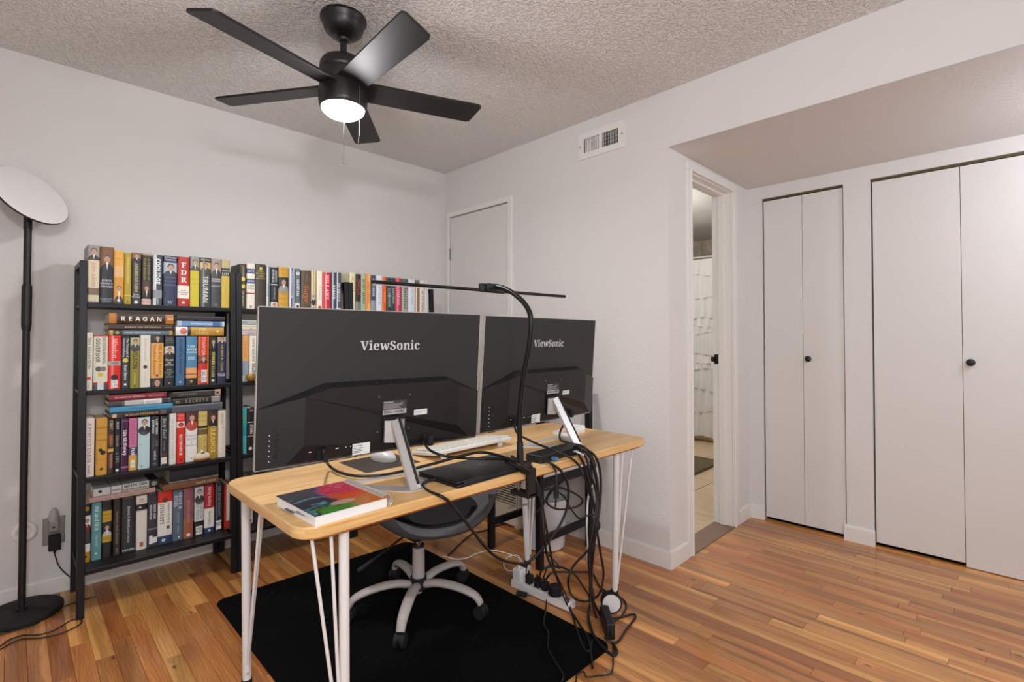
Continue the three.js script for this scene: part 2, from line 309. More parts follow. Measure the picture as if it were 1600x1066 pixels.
{ // bathroom door frame: casing, jambs, stop, threshold
  const a = BATH.x0, b = BATH.x1, t = BATH.top, zf = ZA;
  struct('trim_2', [rbx(a - 0.05, a - 0.008, 0, t + 0.008, zf - 0.002, zf + 0.014, 0.004), rbx(b + 0.008, b + 0.066, 0, t + 0.008, zf - 0.002, zf + 0.014, 0.004), rbx(a - 0.05, b + 0.066, t + 0.008, t + 0.055, zf - 0.002, zf + 0.014, 0.004),
    rbx(a - 0.015, a - 0.006, 0, t + 0.006, zf, zf + 0.02, 0.003), rbx(b + 0.006, b + 0.016, 0, t + 0.006, zf, zf + 0.02, 0.003), rbx(a - 0.015, b + 0.016, t + 0.006, t + 0.016, zf, zf + 0.02, 0.003),
    bx(a - 0.02, a, 0, t, zf - 0.115, zf - 0.001), bx(b, b + 0.02, 0, t, zf - 0.115, zf - 0.001), bx(a - 0.02, b + 0.02, t, t + 0.02, zf - 0.115, zf - 0.001),
    bx(a, a + 0.011, 0, t - 0.011, zf - 0.075, zf - 0.04), bx(b - 0.011, b, 0, t - 0.011, zf - 0.075, zf - 0.04), bx(a, b, t - 0.011, t, zf - 0.075, zf - 0.04)], M.trim, 'white casing and jambs of the bathroom doorway');
  struct('trim_3', rbx(a - 0.02, b + 0.02, -0.02, 0.006, zf - 0.115, zf + 0.012, 0.003), std('#7d6552', 0.5), 'brown wooden threshold of the bathroom doorway');
  single('strike_plate', [bx(b - 0.0022, b + 0.001, 0.985, 1.045, zf - 0.105, zf - 0.078), bx(b - 0.02, b - 0.001, 1.0, 1.03, zf - 0.118, zf - 0.1)], M.blackMetal, 'dark metal strike plate on the bathroom door jamb', 'strike plate');
}
function closet(n, c, panels, knobAt, label) {
  const d = struct('door_' + n, null, null, label);
  for (const [z0, z1] of panels) part('panel', rbx(XA + 0.012, XA + 0.04, 0.022 - (z0 > 2.8 ? 0.018 : 0), c.top - 0.016, z0, z1, 0.0015, 1), M.door, d);
  part('track', bx(XA + 0.014, XA + 0.05, c.top - 0.012, c.top, c.z0, c.z1), std('#5b5238', 0.5, { metalness: 0.5 }), d);
  part('knob', lathe([[0, 0.03], [0.012, 0.029], [0.018, 0.022], [0.016, 0.014], [0.007, 0.008], [0.007, 0.004], [0.012, 0.001], [0.012, 0]], 28).rotateZ(Math.PI / 2).translate(XA + 0.012, knobAt[1], knobAt[0]), M.black, d);
}
closet(2, CL1, [[CL1.z0 + 0.008, 2.1535], [2.1555, CL1.z1 - 0.006]], [2.185, 1.022], 'narrow white folding closet door with black knob');
closet(3, CL2, [[CL2.z0 + 0.008, 2.873], [2.875, CL2.z1 - 0.006]], [2.905, 1.025], 'wide white folding closet door with black knob');
{
  const w = struct('window_1', null, null, 'window behind the camera that lets in the daylight'), { x0, x1, y0, y1 } = WIN;
  part('frame', [bx(x0, x0 + 0.05, y0, y1, 4.3, 4.38), bx(x1 - 0.05, x1, y0, y1, 4.3, 4.38), bx(x0, x1, y0, y0 + 0.05, 4.3, 4.38), bx(x0, x1, y1 - 0.05, y1, 4.3, 4.38), bx((x0 + x1) / 2 - 0.02, (x0 + x1) / 2 + 0.02, y0, y1, 4.35, 4.38)], M.trim, w);
  part('pane', bx(x0 + 0.05, (x0 + x1) / 2 - 0.02, y0 + 0.05, y1 - 0.05, 4.36, 4.364), M.glass, w);
  part('pane', bx((x0 + x1) / 2 + 0.02, x1 - 0.05, y0 + 0.05, y1 - 0.05, 4.36, 4.364), M.glass, w);
  part('sill', rbx(x0 - 0.04, x1 + 0.04, y0 - 0.03, y0, 4.24, 4.3, 0.004), M.trim, w);
}
{
  const w = struct('window_2', null, null, 'side window left of the camera'), { z0, z1, y0, y1 } = WIN2;
  part('frame', [bx(-3.28, -3.2, y0, y1, z0, z0 + 0.05), bx(-3.28, -3.2, y0, y1, z1 - 0.05, z1), bx(-3.28, -3.2, y0, y0 + 0.05, z0, z1), bx(-3.28, -3.2, y1 - 0.05, y1, z0, z1), bx(-3.28, -3.25, y0, y1, (z0 + z1) / 2 - 0.02, (z0 + z1) / 2 + 0.02)], M.trim, w);
  part('pane', bx(-3.264, -3.26, y0 + 0.05, y1 - 0.05, z0 + 0.05, (z0 + z1) / 2 - 0.02), M.glass, w);
  part('pane', bx(-3.264, -3.26, y0 + 0.05, y1 - 0.05, (z0 + z1) / 2 + 0.02, z1 - 0.05), M.glass, w);
  part('sill', rbx(-3.2, -3.14, y0 - 0.03, y0, z0 - 0.04, z1 + 0.04, 0.004), M.trim, w);
}
{ // wall register
  const t = thing('air_vent', 'white metal air vent with louvres high on the wall', 'vent'), { z0, z1, y0, y1 } = VENT, m = (z0 + z1) / 2;
  part('frame', [bx(-0.008, 0, y1 - 0.012, y1 + 0.022, z0 - 0.02, z1 + 0.02), bx(-0.008, 0, y0 - 0.022, y0 + 0.012, z0 - 0.02, z1 + 0.02), bx(-0.008, 0, y0 + 0.012, y1 - 0.012, z0 - 0.02, z0 + 0.018), bx(-0.008, 0, y0 + 0.012, y1 - 0.012, z1 - 0.018, z1 + 0.02), bx(-0.008, 0.004, y0 + 0.012, y1 - 0.012, m - 0.009, m + 0.007)], M.trim, t);
  part('duct', [bx(0.08, 0.099, y0, y1, z0, z1)], M.dark, t);
  for (let i = 0; i < 9; i++) { const z = z0 + 0.026 + i * 0.0112; part('louvre', new THREE.BoxGeometry(0.0055, y1 - y0 - 0.02, 0.0035).rotateY(-0.9).translate(0.004, (y0 + y1) / 2, z), M.trim, t); }
  for (let i = 0; i < 10; i++) { const z = m + 0.014 + i * 0.0105; part('louvre', new THREE.BoxGeometry(0.016, y1 - y0 - 0.02, 0.0012).rotateY(0.75).translate(0.006, (y0 + y1) / 2, z), M.trim, t); }
  for (let i = 1; i < 5; i++) part('crossbar', bx(0.016, 0.018, y0 + i * 0.021, y0 + i * 0.021 + 0.0018, m + 0.008, z1 - 0.016), M.trim, t);
  for (const z of [z0 - 0.006, z1 + 0.006]) part('screw', rod([-0.0105, (y0 + y1) / 2, z], [-0.007, (y0 + y1) / 2, z], 0.004), M.steel, t);
}
// bathroom things
{
  const t = thing('shower_curtain', 'white ruffled shower curtain seen through the bathroom doorway', 'curtain');
  const tiers = [2.02, 1.86, 1.62, 1.38, 1.3, 1.22, 0.98, 0.9, 0.82, 0.6, 0.36, 0.07];
  for (let k = 0; k + 1 < tiers.length; k++) {
    const y1 = tiers[k], y0 = tiers[k + 1] - 0.02, nx = 150, ny = 5, pos = [], idx = [];
    for (let j = 0; j <= ny; j++) for (let i = 0; i <= nx; i++) {
      const z = -0.35 + 2.0 * i / nx, f = j / ny, am = (0.004 + 0.012 * f), ph = z * 62 + k * 1.1 + 1.2 * Math.sin(z * 7 + k);
      pos.push(3.1 - 0.012 * f - am * (Math.sin(ph) + 0.5 * Math.sin(ph * 2.3 + k)), mix(y1, y0, f) + 0.016 * Math.sin(z * 15 + k * 2.4) * f, z);
    }
    for (let j = 0; j < ny; j++) for (let i = 0; i < nx; i++) { const a = j * (nx + 1) + i; idx.push(a, a + 1, a + nx + 1, a + 1, a + nx + 2, a + nx + 1); }
    const g = new THREE.BufferGeometry(); g.setAttribute('position', new THREE.Float32BufferAttribute(pos, 3)); g.setIndex(idx); g.computeVertexNormals();
    part('ruffle', g, M.curtain, t);
  }
  single('curtain_rod', rod([3.1, 2.045, -0.4], [3.1, 2.045, 1.74], 0.0125), M.silver, 'metal rod holding the white shower curtain', 'rod');
  const tub = thing('bathtub', 'beige bathtub front below the white shower curtain', 'bathtub');
  part('apron', rbx(3.16, 3.22, 0, 0.46, -0.4, 1.74, 0.02, 4), std('#c8b08e', 0.4), tub);
  part('basin', [bx(3.22, 3.9, 0, 0.1, -0.4, 1.74), rbx(3.16, 3.3, 0.42, 0.47, -0.4, 1.74, 0.015, 3)], std('#c8b08e', 0.4), tub);
  const rug = single('bath_mat', (() => { const g = new RoundedBoxGeometry(0.62, 0.022, 0.85, 3, 0.01).rotateY(0.02).translate(2.0, 0.011, 0.72); return boxUV(g); })(), M.rug, 'olive brown bath mat on the beige tile floor', 'bath mat');
  const lamp = thing('bathroom_light', 'round ceiling light of the bathroom', 'light', [1.7, CEIL, 0.6]);
  part('base', new THREE.CylinderGeometry(0.15, 0.15, 0.02, 32).translate(0, -0.01, 0), M.white, lamp);
  part('diffuser', lathe([[0, -0.075], [0.07, -0.07], [0.12, -0.045], [0.14, -0.02]], 32), std('#fff6ea', 0.5, { emissive: '#fff1dc', emissiveIntensity: 1.2 }), lamp);
  const l = new THREE.PointLight('#fbf7f2', BATH_CD, 0, 2); l.position.set(0, -0.12, 0); l.castShadow = true; l.shadow.radius = 5; lamp.add(l);
}
{ // flush light in the alcove, just outside the frame
  const lamp = thing('alcove_light', 'round ceiling light of the closet alcove', 'light', [0.5, SOFF, 3.62]);
  part('base', new THREE.CylinderGeometry(0.13, 0.13, 0.02, 32).translate(0, -0.01, 0), M.white, lamp);
  part('diffuser', lathe([[0, -0.09], [0.07, -0.08], [0.11, -0.05], [0.12, -0.02]], 32), std('#fff6ea', 0.5, { emissive: '#fff3e2', emissiveIntensity: 1.0 }), lamp);
  const l = new THREE.PointLight('#eff3ff', HALL_CD, 0, 2); l.position.set(0, -0.13, 0); l.castShadow = true; l.shadow.radius = 6; lamp.add(l);
}
// ------------------------------------------------------------ ceiling fan
{
  const f = thing('ceiling_fan', 'black five blade ceiling fan with lit round lamp', 'fan', [-1.429, 0, 1.227]);
  part('canopy', lathe([[0.0, 2.322], [0.024, 2.323], [0.05, 2.329], [0.07, 2.345], [0.079, 2.37], [0.081, 2.386], [0.087, 2.388], [0.087, 2.3995], [0, 2.3995]], 56), M.fan, f);
  part('downrod', [rod([0, 2.23, 0], [0, 2.33, 0], 0.0125), lathe([[0, 2.326], [0.022, 2.326], [0.026, 2.316], [0.02, 2.307], [0.0125, 2.303]], 24), lathe([[0.0125, 2.262], [0.02, 2.254], [0.022, 2.23], [0, 2.229]], 20)], M.fan, f);
  part('motor_housing', lathe([[0, 2.236], [0.055, 2.235], [0.078, 2.227], [0.087, 2.212], [0.089, 2.192], [0.089, 2.187], [0.086, 2.184], [0.086, 2.18], [0.089, 2.177], [0.0895, 2.141], [0.0865, 2.137], [0.0865, 2.133], [0.09, 2.129], [0.092, 2.09], [0.091, 2.06], [0.088, 2.048], [0.083, 2.043], [0, 2.044]], 56), M.fan, f);
  const bladeShape = (() => { const s = [[0.06, -0.055], [0.522, -0.062], [0.537, -0.055], [0.557, 0.045], [0.552, 0.056], [0.542, 0.06], [0.06, 0.055]]; return extrude(s, 0.006, 0.0015).rotateX(Math.PI / 2).translate(0, 0.003, 0); })();
  for (let k = 0; k < 5; k++) {
    const a = (20.8 + 72 * k) * Math.PI / 180;
    const b = part('blade', bladeShape.clone().rotateX(-0.21).rotateY(-a).translate(0, 2.124, 0), M.blade, f);
    part('bracket', rbx(0.05, 0.12, -0.004, 0.008, -0.02, 0.02, 0.003).rotateX(-0.21).rotateY(-a).translate(0, 2.13, 0), M.fan, b);
  }
  part('lamp_diffuser', lathe([[0, 2.007], [0.03, 2.009], [0.06, 2.016], [0.078, 2.03], [0.083, 2.045], [0, 2.045]], 48), std('#ffffff', 0.5, { emissive: '#fffaf2', emissiveIntensity: 2.2 }), f, 'glowing white lamp lens');
  for (const [dx, dz, y0, y1, mat] of [[0.02, 0.094, 1.885, 2.11, M.blackMetal], [-0.035, 0.08, 1.8, 2.05, M.chrome]]) {
    const c = part('pull_chain', rod([dx, y0 + 0.03, dz], [dx, y1, dz], 0.0011, 0.0011, 6), M.steel, f);
    part('pull_knob', rod([dx, y0, dz], [dx, y0 + 0.032, dz], 0.0035, 0.003, 10), mat, c);
  }
  const l = new THREE.RectAreaLight('#fbf9fc', FAN_NITS, 0.118, 0.118); l.position.set(0, 2.002, 0); f.add(l); l.lookAt(-1.429, 0, 1.227);
  const g = new THREE.PointLight('#fbf9fc', FAN_CD, 0, 2); g.position.set(0, 1.978, 0); g.castShadow = true; g.shadow.radius = 3; f.add(g);
}
{ // studio light on a stand behind the camera: it throws the faint fan shadow on the back wall
  const t = thing('softbox_light', 'square softbox lamp on a stand behind the camera', 'lamp', [-2.55, 0, 4.1]);
  part('stand', [rod([0, 0.25, 0], [0, 1.86, 0.03], 0.012), ...[0, 1, 2].map(k => rod([0, 0.55, 0], [0.3 * Math.cos(k * 2.094 + 0.524), 0.012, 0.3 * Math.sin(k * 2.094 + 0.524) - 0.12], 0.01))], M.black, t);
  const q = new THREE.Vector3(0.42, -0.02, -0.9).normalize(), m = new THREE.Quaternion().setFromUnitVectors(new THREE.Vector3(0, 0, 1), q);
  part('hood', new THREE.CylinderGeometry(0.15, 0.04, 0.12, 4, 1, true).rotateY(Math.PI / 4).rotateX(Math.PI / 2).applyQuaternion(m).translate(-0.024, 1.9, 0.055), new THREE.MeshStandardMaterial({ color: '#161616', roughness: 0.8, side: THREE.DoubleSide }), t);
  part('front_cloth', new THREE.BoxGeometry(0.2, 0.2, 0.004).applyQuaternion(m).translate(0, 1.905, 0), std('#ffffff', 0.9, { emissive: '#ffffff', emissiveIntensity: 1.5 }), t);
  const l = new THREE.RectAreaLight('#f8f8fc', SOFTBOX_NITS, 0.19, 0.19); l.position.set(q.x * 0.006, 1.905 + q.y * 0.006, q.z * 0.006); t.add(l); l.lookAt(-2.55 + q.x * 2, 1.905 + q.y * 2, 4.1 + q.z * 2);
}
// ------------------------------------------------------------ floor lamp
{
  const t = thing('floor_lamp', 'black pole floor lamp with round white tilted disc', 'lamp', [-2.295, 0, 0.16]);
  part('base', lathe([[0, 0], [0.13, 0], [0.132, 0.004], [0.132, 0.018], [0.128, 0.023], [0, 0.025]], 56), M.rubber, t);
  part('pole', [rod([0, 0.02, 0], [0, 1.63, 0], 0.0125), rod([0, 0.022, 0], [0, 0.035, 0], 0.02)], M.black, t);
  part('grip', [rod([0, 1.2, 0], [0, 1.36, 0], 0.0165), rod([0, 1.18, 0], [0, 1.2, 0], 0.014, 0.0165), rod([0, 1.36, 0], [0, 1.375, 0], 0.0165, 0.0125)], M.black, t);
  const n = new THREE.Vector3(0.5, 0.52, 0.69).normalize(), q = new THREE.Quaternion().setFromUnitVectors(new THREE.Vector3(0, 1, 0), n);
  const place = g => g.applyQuaternion(q).translate(0.006, 1.742, 0.01);
  const head = part('disc_housing', place(lathe([[0, -0.02], [0.08, -0.019], [0.128, -0.012], [0.139, -0.004], [0.1405, 0.003], [0.139, 0.0045], [0, 0.003]], 56)), M.black, t);
  part('diffuser', place(lathe([[0, 0.012], [0.09, 0.011], [0.13, 0.0085], [0.1385, 0.005], [0.1392, 0.004], [0, 0.003]], 56)), M.white, head, 'white lamp diffuser');
  part('joint', [rod([0, 1.6, 0], [0.0, 1.66, -0.005], 0.014), rod([0, 1.65, -0.005], [0.004, 1.735, 0], 0.009)], M.black, t);
}
// ------------------------------------------------------------ wall outlet and plugs
{
  const t = thing('wall_outlet', 'brushed metal outlet plate low on the wall beside the bookcase', 'outlet', [-2.192, 0.28, 0]);
  part('plate', rbx(-0.038, 0.038, -0.06, 0.06, 0, 0.007, 0.003, 3), M.outlet, t);
  const n = thing('night_light', 'grey dome night light plugged into the metal outlet', 'night light', [-2.194, 0.33, 0.007]);
  part('body', rbx(-0.018, 0.018, -0.045, 0.0, 0, 0.034, 0.006, 3), M.greyPlastic, n);
  part('shade', new THREE.SphereGeometry(0.0185, 24, 16).scale(1, 2.4, 0.95).translate(0, 0.012, 0.018), std('#a9a6a2', 0.35), n);
  part('sensor', rod([0, -0.026, 0.034], [0, -0.026, 0.036], 0.004), M.dark, n);
  const c = thing('plug_adapter', 'square black plug adapter below the grey night light', 'plug', [-2.19, 0.237, 0.007]);
  part('body', rbx(-0.021, 0.021, -0.037, 0.028, 0, 0.036, 0.004, 3), M.rubber, c);
  part('strain_relief', rod([0, -0.036, 0.022], [0, -0.05, 0.022], 0.005, 0.004), M.rubber, c);
  const d = thing('wall_disc', 'round white ring cover on the wall behind the lamp pole', 'wall cover', [-2.288, 0.3, 0]);
  part('ring', new THREE.TorusGeometry(0.03, 0.011, 14, 40).scale(1.05, 1.1, 1).translate(0, 0, 0.006), M.white, d);
  part('centre', rod([0, 0, 0], [0, 0, 0.006], 0.024), M.white, d);
}
const STANDING_BOOKS = [
[0,0,-2.113,-2.072,0.247,"#d6cbb2",[["p",0,0.26,"#9a9690","#3a3a3c"],["b",0.26,0.74,"#dccfb0"],["t",0.3,0.72,"John Adams","#b5705a","i"],["b",0.74,1,"#7d6654"],["b",0.86,0.97,"#cfc8a8"]],"cream spine with grey portrait above a brown foot, first from left, top shelf, left bookcase"],
[0,0,-2.072,-2.024,0.245,"#24252b",[["b",0,0.34,"#7a5330"],["p",0.07,0.42,"#7a5330","#1d1e24"],["h",0.57,0.73,"JOHN|QUINCY|ADAMS","#cfd3dc"],["h",0.9,0.98,"HARLOW|UNGER","#9aa4b4"]],"thick dark spine with standing portrait on brown, second from left, top shelf, left bookcase"],
[0,0,-2.024,-1.988,0.235,"#dfa545",[["b",0,0.3,"#e6ad48"],["b",0.3,0.5,"#e3b77c"],["h",0.12,0.2,"AMERICAN","#b87f2c"],["p",0.5,1.02,"#d89a3c","#33353c"],["o",0.93,0.5,0.16,"#e8e8e8"]],"amber spine with large face low down, third from left, top shelf, left bookcase"],
[0,0,-1.988,-1.962,0.227,"#b39a2c",[["t",0.08,0.6,"THOMAS JEFFERSON","#d9cb78","s"],["b",0.82,0.84,"#d6c766"],["o",0.95,0.5,0.14,"#5a4a14"]],"narrow ochre spine, fourth from left, top shelf, left bookcase"],
[0,0,-1.961,-1.926,0.232,"#3a3937",[["p",0,0.15,"#8f6a52","#2d2b2b"],["t",0.2,0.76,"AMERICAN LION","#d3c98e","s"],["h",0.78,0.88,"JON|MEACHAM","#d8d6cf"],["o",0.95,0.5,0.2,"#eef0f0"]],"charcoal spine with small face on top and white emblem, fifth book, top shelf, left bookcase"],
[0,0,-1.924,-1.889,0.232,"#2e2b22",[["b",0,0.04,"#a78f62"],["t2",0.1,0.52,"A COUNTRY OF VAST DESIGNS","#a89c4e","s"],["p",0.54,0.86,"#47392a","#1d1a17"],["b",0.88,1,"#d6b3ad"],["h",0.89,0.99,"MERRY","#9c6a66"]],"black spine with olive lettering and pink foot label, sixth from left, top shelf, left bookcase"],
[0,0,-1.882,-1.847,0.233,"#6f7376",[["s",0,0.34,"#d6dade"],["s",0.34,1,"#43474a"],["t",0.05,0.62,"COOLIDGE","#eff1f2","b"],["b",0.7,0.86,"#8d9398"],["t",0.86,0.98,"AMITY","#dfe3e6","s"]],"silver and black spine with big white capitals, seventh from left, top shelf, left bookcase"],
[0,0,-1.842,-1.789,0.233,"#2b3550",[["h",0.02,0.11,"RICHARD|NORTON","#c9cede"],["p",0.14,0.38,"#aebac8","#2f3c44"],["h",0.4,0.55,"DOUGLAS|McARTHUR","#6e7c99"],["b",0.57,0.6,"#4d5d80"],["h",0.88,0.97,"W","#9aa7c4"]],"wide navy spine with framed portrait, eighth from left, top shelf, left bookcase"],
[0,0,-1.787,-1.739,0.233,"#b32a23",[["h",0.1,0.54,"F|D|R","#f2ece4"],["b",0.58,0.84,"#efe8da"],["h",0.66,0.78,"JEAN|EDWARD|SMITH","#6a5a55"],["o",0.92,0.5,0.14,"#f0d8d4"]],"bright red spine with cream panel, ninth from left, top shelf, left bookcase"],
[0,0,-1.736,-1.697,0.24,"#cfc02c",[["p",0,0.28,"#8e948c","#42454a"],["b",0.28,1,"#cdbd2e"],["h",0.4,0.6,"EISEN|HOWER","#b3a528"]],"lemon yellow spine with grey portrait on top, tenth from left, top shelf, left bookcase"],
[0,0,-1.695,-1.649,0.24,"#3b3f3f",[["b",0,0.09,"#1f2422"],["h",0.01,0.08,"DAVID","#c8bd7c"],["p",0.1,0.26,"#d7b26a","#4a4638"],["s",0.25,0.4,"#787f84"],["t",0.36,0.92,"TRUMAN","#cfcfc4","b"]],"dark metallic spine with gold-backed portrait, eleventh from left, top shelf, left bookcase"],
[0,0,-1.648,-1.603,0.239,"#3c3d42",[["p",0,0.34,"#9b8c84","#3a3b40"],["h",0.4,0.48,"WARREN|HARDING","#eceff2"],["h",0.53,0.59,"MURRAY","#b9bcc4"],["o",0.94,0.5,0.18,"#5d5f66"]],"charcoal spine with bearded portrait at head, twelfth from left, top shelf, left bookcase"],
[0,0,-1.602,-1.564,0.24,"#cdb146",[["b",0,0.18,"#b9ab7a"],["b",0.18,0.34,"#2f332f"],["h",0.2,0.33,"HOOVER|LIFE","#d9ddd0"],["t",0.42,0.9,"Extraordinary Life","#b79a34","s"]],"mustard spine with black and white band, thirteenth from left, top shelf, left bookcase"],
[0,1,-1.518,-1.488,0.227,"#3a3220",[["t",0.04,0.3,"LINCOLN","#b8b48c","s"],["o",0.34,0.5,0.36,"#d8cf55"],["o",0.5,0.5,0.36,"#cfc552"],["t",0.6,0.95,"THE PRESIDENT","#c7c39a","s"]],"dark brown spine with two yellow discs, first from left, top shelf, middle bookcase"],
[0,1,-1.486,-1.446,0.233,"#e6e0cf",[["b",0.12,0.22,"#2c3460"],["h",0.13,0.21,"JACK","#dfe2ef"],["b",0.34,0.44,"#2c3460"],["h",0.35,0.43,"JOHN","#dfe2ef"],["h",0.46,0.58,"1960|1963","#6c5c66"],["b",0.645,0.67,"#b33138"],["o",0.95,0.5,0.2,"#a7a295"]],"white spine with navy bands and red line, second from left, top shelf, middle bookcase"],
[0,1,-1.444,-1.393,0.235,"#3b3423",[["o",0.1,0.5,0.16,"#c9b458"],["h",0.13,0.35,"THE|PRESIDENT|AND|ASSASSIN","#c4b15c"]],"dark olive-brown spine with gold lettering, third from left, top shelf, middle bookcase"],
[0,1,-1.39,-1.37,0.227,"#8f999b",[["s",0.1,0.45,"#d5dbdc"],["s",0.55,0.9,"#5d686b"],["t",0.3,0.8,"GARFIELD","#4a5456","s"]],"thin silver-grey spine, fourth from left, top shelf, middle bookcase"],
[0,1,-1.366,-1.331,0.225,"#24272c",[["t2",0.04,0.38,"DESTINY REPUBLIC","#d6dadd","s"],["b",0.4,0.42,"#dfe3e6"],["t",0.47,0.75,"Presidency","#b9c0c6","i"],["p",0.82,1,"#e3d3c9","#4a3b35"]],"black spine with white text and face at foot, fifth from left, top shelf, middle bookcase"],
[0,1,-1.328,-1.277,0.231,"#c99a2e",[["h",0.02,0.2,"NIXON|VOLUME","#a87c1f"],["p",0.24,0.52,"#22221f","#8e8e88"],["h",0.56,0.9,"THE|MAN|ALONE","#a9801f"]],"mustard spine with black framed portrait, sixth from left, top shelf, middle bookcase"],
[0,1,-1.27,-1.243,0.229,"#dfe3e8",[["s",0.3,0.55,"#34406e"],["s",0.72,0.85,"#7c5a44"],["t",0.06,0.7,"PRESIDENTS CLUB","#c8cee0","s"]],"white spine with blue and brown stripes, seventh from left, top shelf, middle bookcase"],
[0,1,-1.239,-1.212,0.23,"#5f6b74",[["o",0.12,0.5,0.4,"#c6ced2"],["t",0.2,0.72,"SILENT CAL","#e4e9ec","b"],["b",0.82,1,"#d9dcdf"],["o",0.9,0.5,0.3,"#6a1f2a"]],"grey-blue spine with pale capitals, eighth from left, top shelf, middle bookcase"],
[0,1,-1.208,-1.152,0.224,"#5a4a36",[["t",0.1,0.26,"Elizabeth","#d8764a","i"],["t",0.36,0.78,"Surge","#e0703a","i"]],"broad brown spine with orange script, ninth from left, top shelf, middle bookcase"],
[0,1,-1.152,-1.125,0.231,"#d8cba8",[["s",0.45,0.6,"#b39a62"],["p",0.56,0.78,"#c9bea2","#2b2b2c"],["o",0.94,0.5,0.3,"#3b2a26"]],"tan spine with small black and white figure, tenth from left, top shelf, middle bookcase"],
[0,1,-1.119,-1.087,0.227,"#efe7cf",[["t",0.3,0.8,"DANIEL","#c9c2b0","s"],["o",0.9,0.5,0.3,"#a8323a"]],"plain cream spine with red seal at foot, eleventh from left, top shelf, middle bookcase"],
[0,1,-1.085,-1.037,0.224,"#c62b38",[["s",0.3,0.42,"#e7a9ad"],["t",0.06,0.7,"HILLARY","#efc3c3","s"]],"vivid red spine with pale stripe, twelfth from left, top shelf, middle bookcase"],
[0,1,-1.034,-1.006,0.228,"#59616e",[["s",0.15,0.35,"#ccd3da"],["s",0.6,0.8,"#2b2f3a"],["t",0.2,0.8,"BARACK","#dfe5ea","s"]],"silver and black striped spine beside red one, thirteenth from left, top shelf, middle bookcase"],
[0,1,-1.005,-0.975,0.23,"#464b5a",[["s",0.1,0.3,"#e0e5ea"],["b",0.9,1,"#e8ebee"],["t",0.2,0.8,"PROMISED","#c9d0d8","s"]],"slate spine with white foot label, fourteenth from left, top shelf, middle bookcase"],
[0,2,-0.922,-0.885,0.237,"#e6ddb2",[["t",0.08,0.5,"SCALIA","#9a8f62","s"]],"cream spine at shelf end, first from left, top shelf, right bookcase"],
[0,2,-0.881,-0.85,0.232,"#2a1d1e",[["t",0.06,0.62,"PROFILES","#d8343a","b"],["b",0.7,0.9,"#8a8f94"],["t",0.7,0.95,"POWER","#2a2a2c","s"]],"black spine with red lettering, second from left, top shelf, right bookcase"],
[0,2,-0.848,-0.818,0.233,"#a9bd97",[["t",0.08,0.8,"SECRET SERVICE","#20261e","b"]],"pale green spine with black text, third from left, top shelf, right bookcase"],
[0,2,-0.817,-0.784,0.238,"#e58a2e",[["s",0.35,1,"#efb678"],["t",0.1,0.85,"FIRST LADIES","#e06a24","b"]],"orange and peach spine, fourth from left, top shelf, right bookcase"],
[0,2,-0.781,-0.752,0.235,"#34465e",[["t",0.05,0.6,"WEST WING","#d5dde4","b"],["b",0.66,0.95,"#8fa0a4"]],"navy spine with white capitals, fifth from left, top shelf, right bookcase"],
[0,2,-0.746,-0.706,0.235,"#e2e5ec",[["t",0.1,0.8,"REPORTER","#b4bac8","s"]],"plain white spine left of orange one, sixth from left, top shelf, right bookcase"],
[0,2,-0.705,-0.676,0.23,"#e8661f",[["t",0.3,0.8,"HOUSE","#f09a68","s"]],"solid orange spine, seventh from left, top shelf, right bookcase"],
[0,2,-0.674,-0.643,0.228,"#1e3334",[["t",0.2,0.9,"CAMPAIGN","#d3dddc","s"]],"dark green-black spine, eighth from left, top shelf, right bookcase"],
[0,2,-0.642,-0.614,0.229,"#2b3a3d",[["t",0.15,0.85,"ELECTION","#b9c8c8","s"]],"dark teal spine, ninth from left, top shelf, right bookcase"],
[0,2,-0.612,-0.569,0.231,"#d23a55",[["s",0.25,0.45,"#e98a9a"],["t",0.1,0.75,"BECOMING","#f4ccd2","s"],["b",0.92,1,"#f0dfe0"]],"raspberry pink spine, tenth from left, top shelf, right bookcase"],
[0,2,-0.564,-0.519,0.23,"#b1ada6",[["b",0,0.14,"#4f6a5e"],["t",0.18,0.85,"STANDING","#4a4844","b"],["s",0.93,1,"#3a3d40"]],"grey spine with dark slanted lettering, eleventh from left, top shelf, right bookcase"],
[0,2,-0.516,-0.463,0.23,"#dfe4ec",[["t",0.2,0.7,"DREAMS","#c3b5b6","s"],["s",0.95,1,"#2f4a66"]],"wide bluish white spine, twelfth from left, top shelf, right bookcase"],
[0,2,-0.458,-0.43,0.23,"#e6d6bf",[["s",0.3,1,"#9c7248"],["b",0.0,0.1,"#7a6a55"]],"thin tan-brown spine, thirteenth from left, top shelf, right bookcase"],
[0,2,-0.427,-0.39,0.23,"#e8e2d4",[["t",0.3,0.9,"OF THE PEOPLE","#3a3a38","b"],["o",0.95,0.4,0.25,"#1c1c1c"]],"ivory spine with black stacked letters, fourteenth from left, top shelf, right bookcase"],
[0,2,-0.387,-0.359,0.227,"#dfe0da",[["s",0.7,1,"#c3cac4"]],"pale grey spine nearest the bookcase end, fifteenth from left, top shelf, right bookcase"],
[1,0,-2.116,-2.092,0.244,"#d8d2c0",[["t",0.06,0.66,"Mrs Adams Wife","#77705e","s"],["o",0.79,0.5,0.3,"#c4362e"],["t",0.86,0.96,"Vintage","#8d8674","s"]],"narrow cream spine with red emblem, first from left, second shelf, left bookcase"],
[1,0,-2.09,-2.041,0.234,"#d9d6c3",[["b",0,0.03,"#b5453a"],["t2",0.04,0.52,"DECISION POINTS GOVERNOR","#5c5f58","b"],["o",0.62,0.35,0.22,"#4f5356"],["o",0.62,0.68,0.22,"#7d7a78"],["o",0.72,0.5,0.2,"#cdb83e"],["b",0.86,0.9,"#b0322c"],["b",0.9,1,"#55585c"],["br",0.86,1,0.28,0.72,"#cfd6d4"]],"wide cream spine with photo and red foot, second from left, second shelf, left bookcase"],
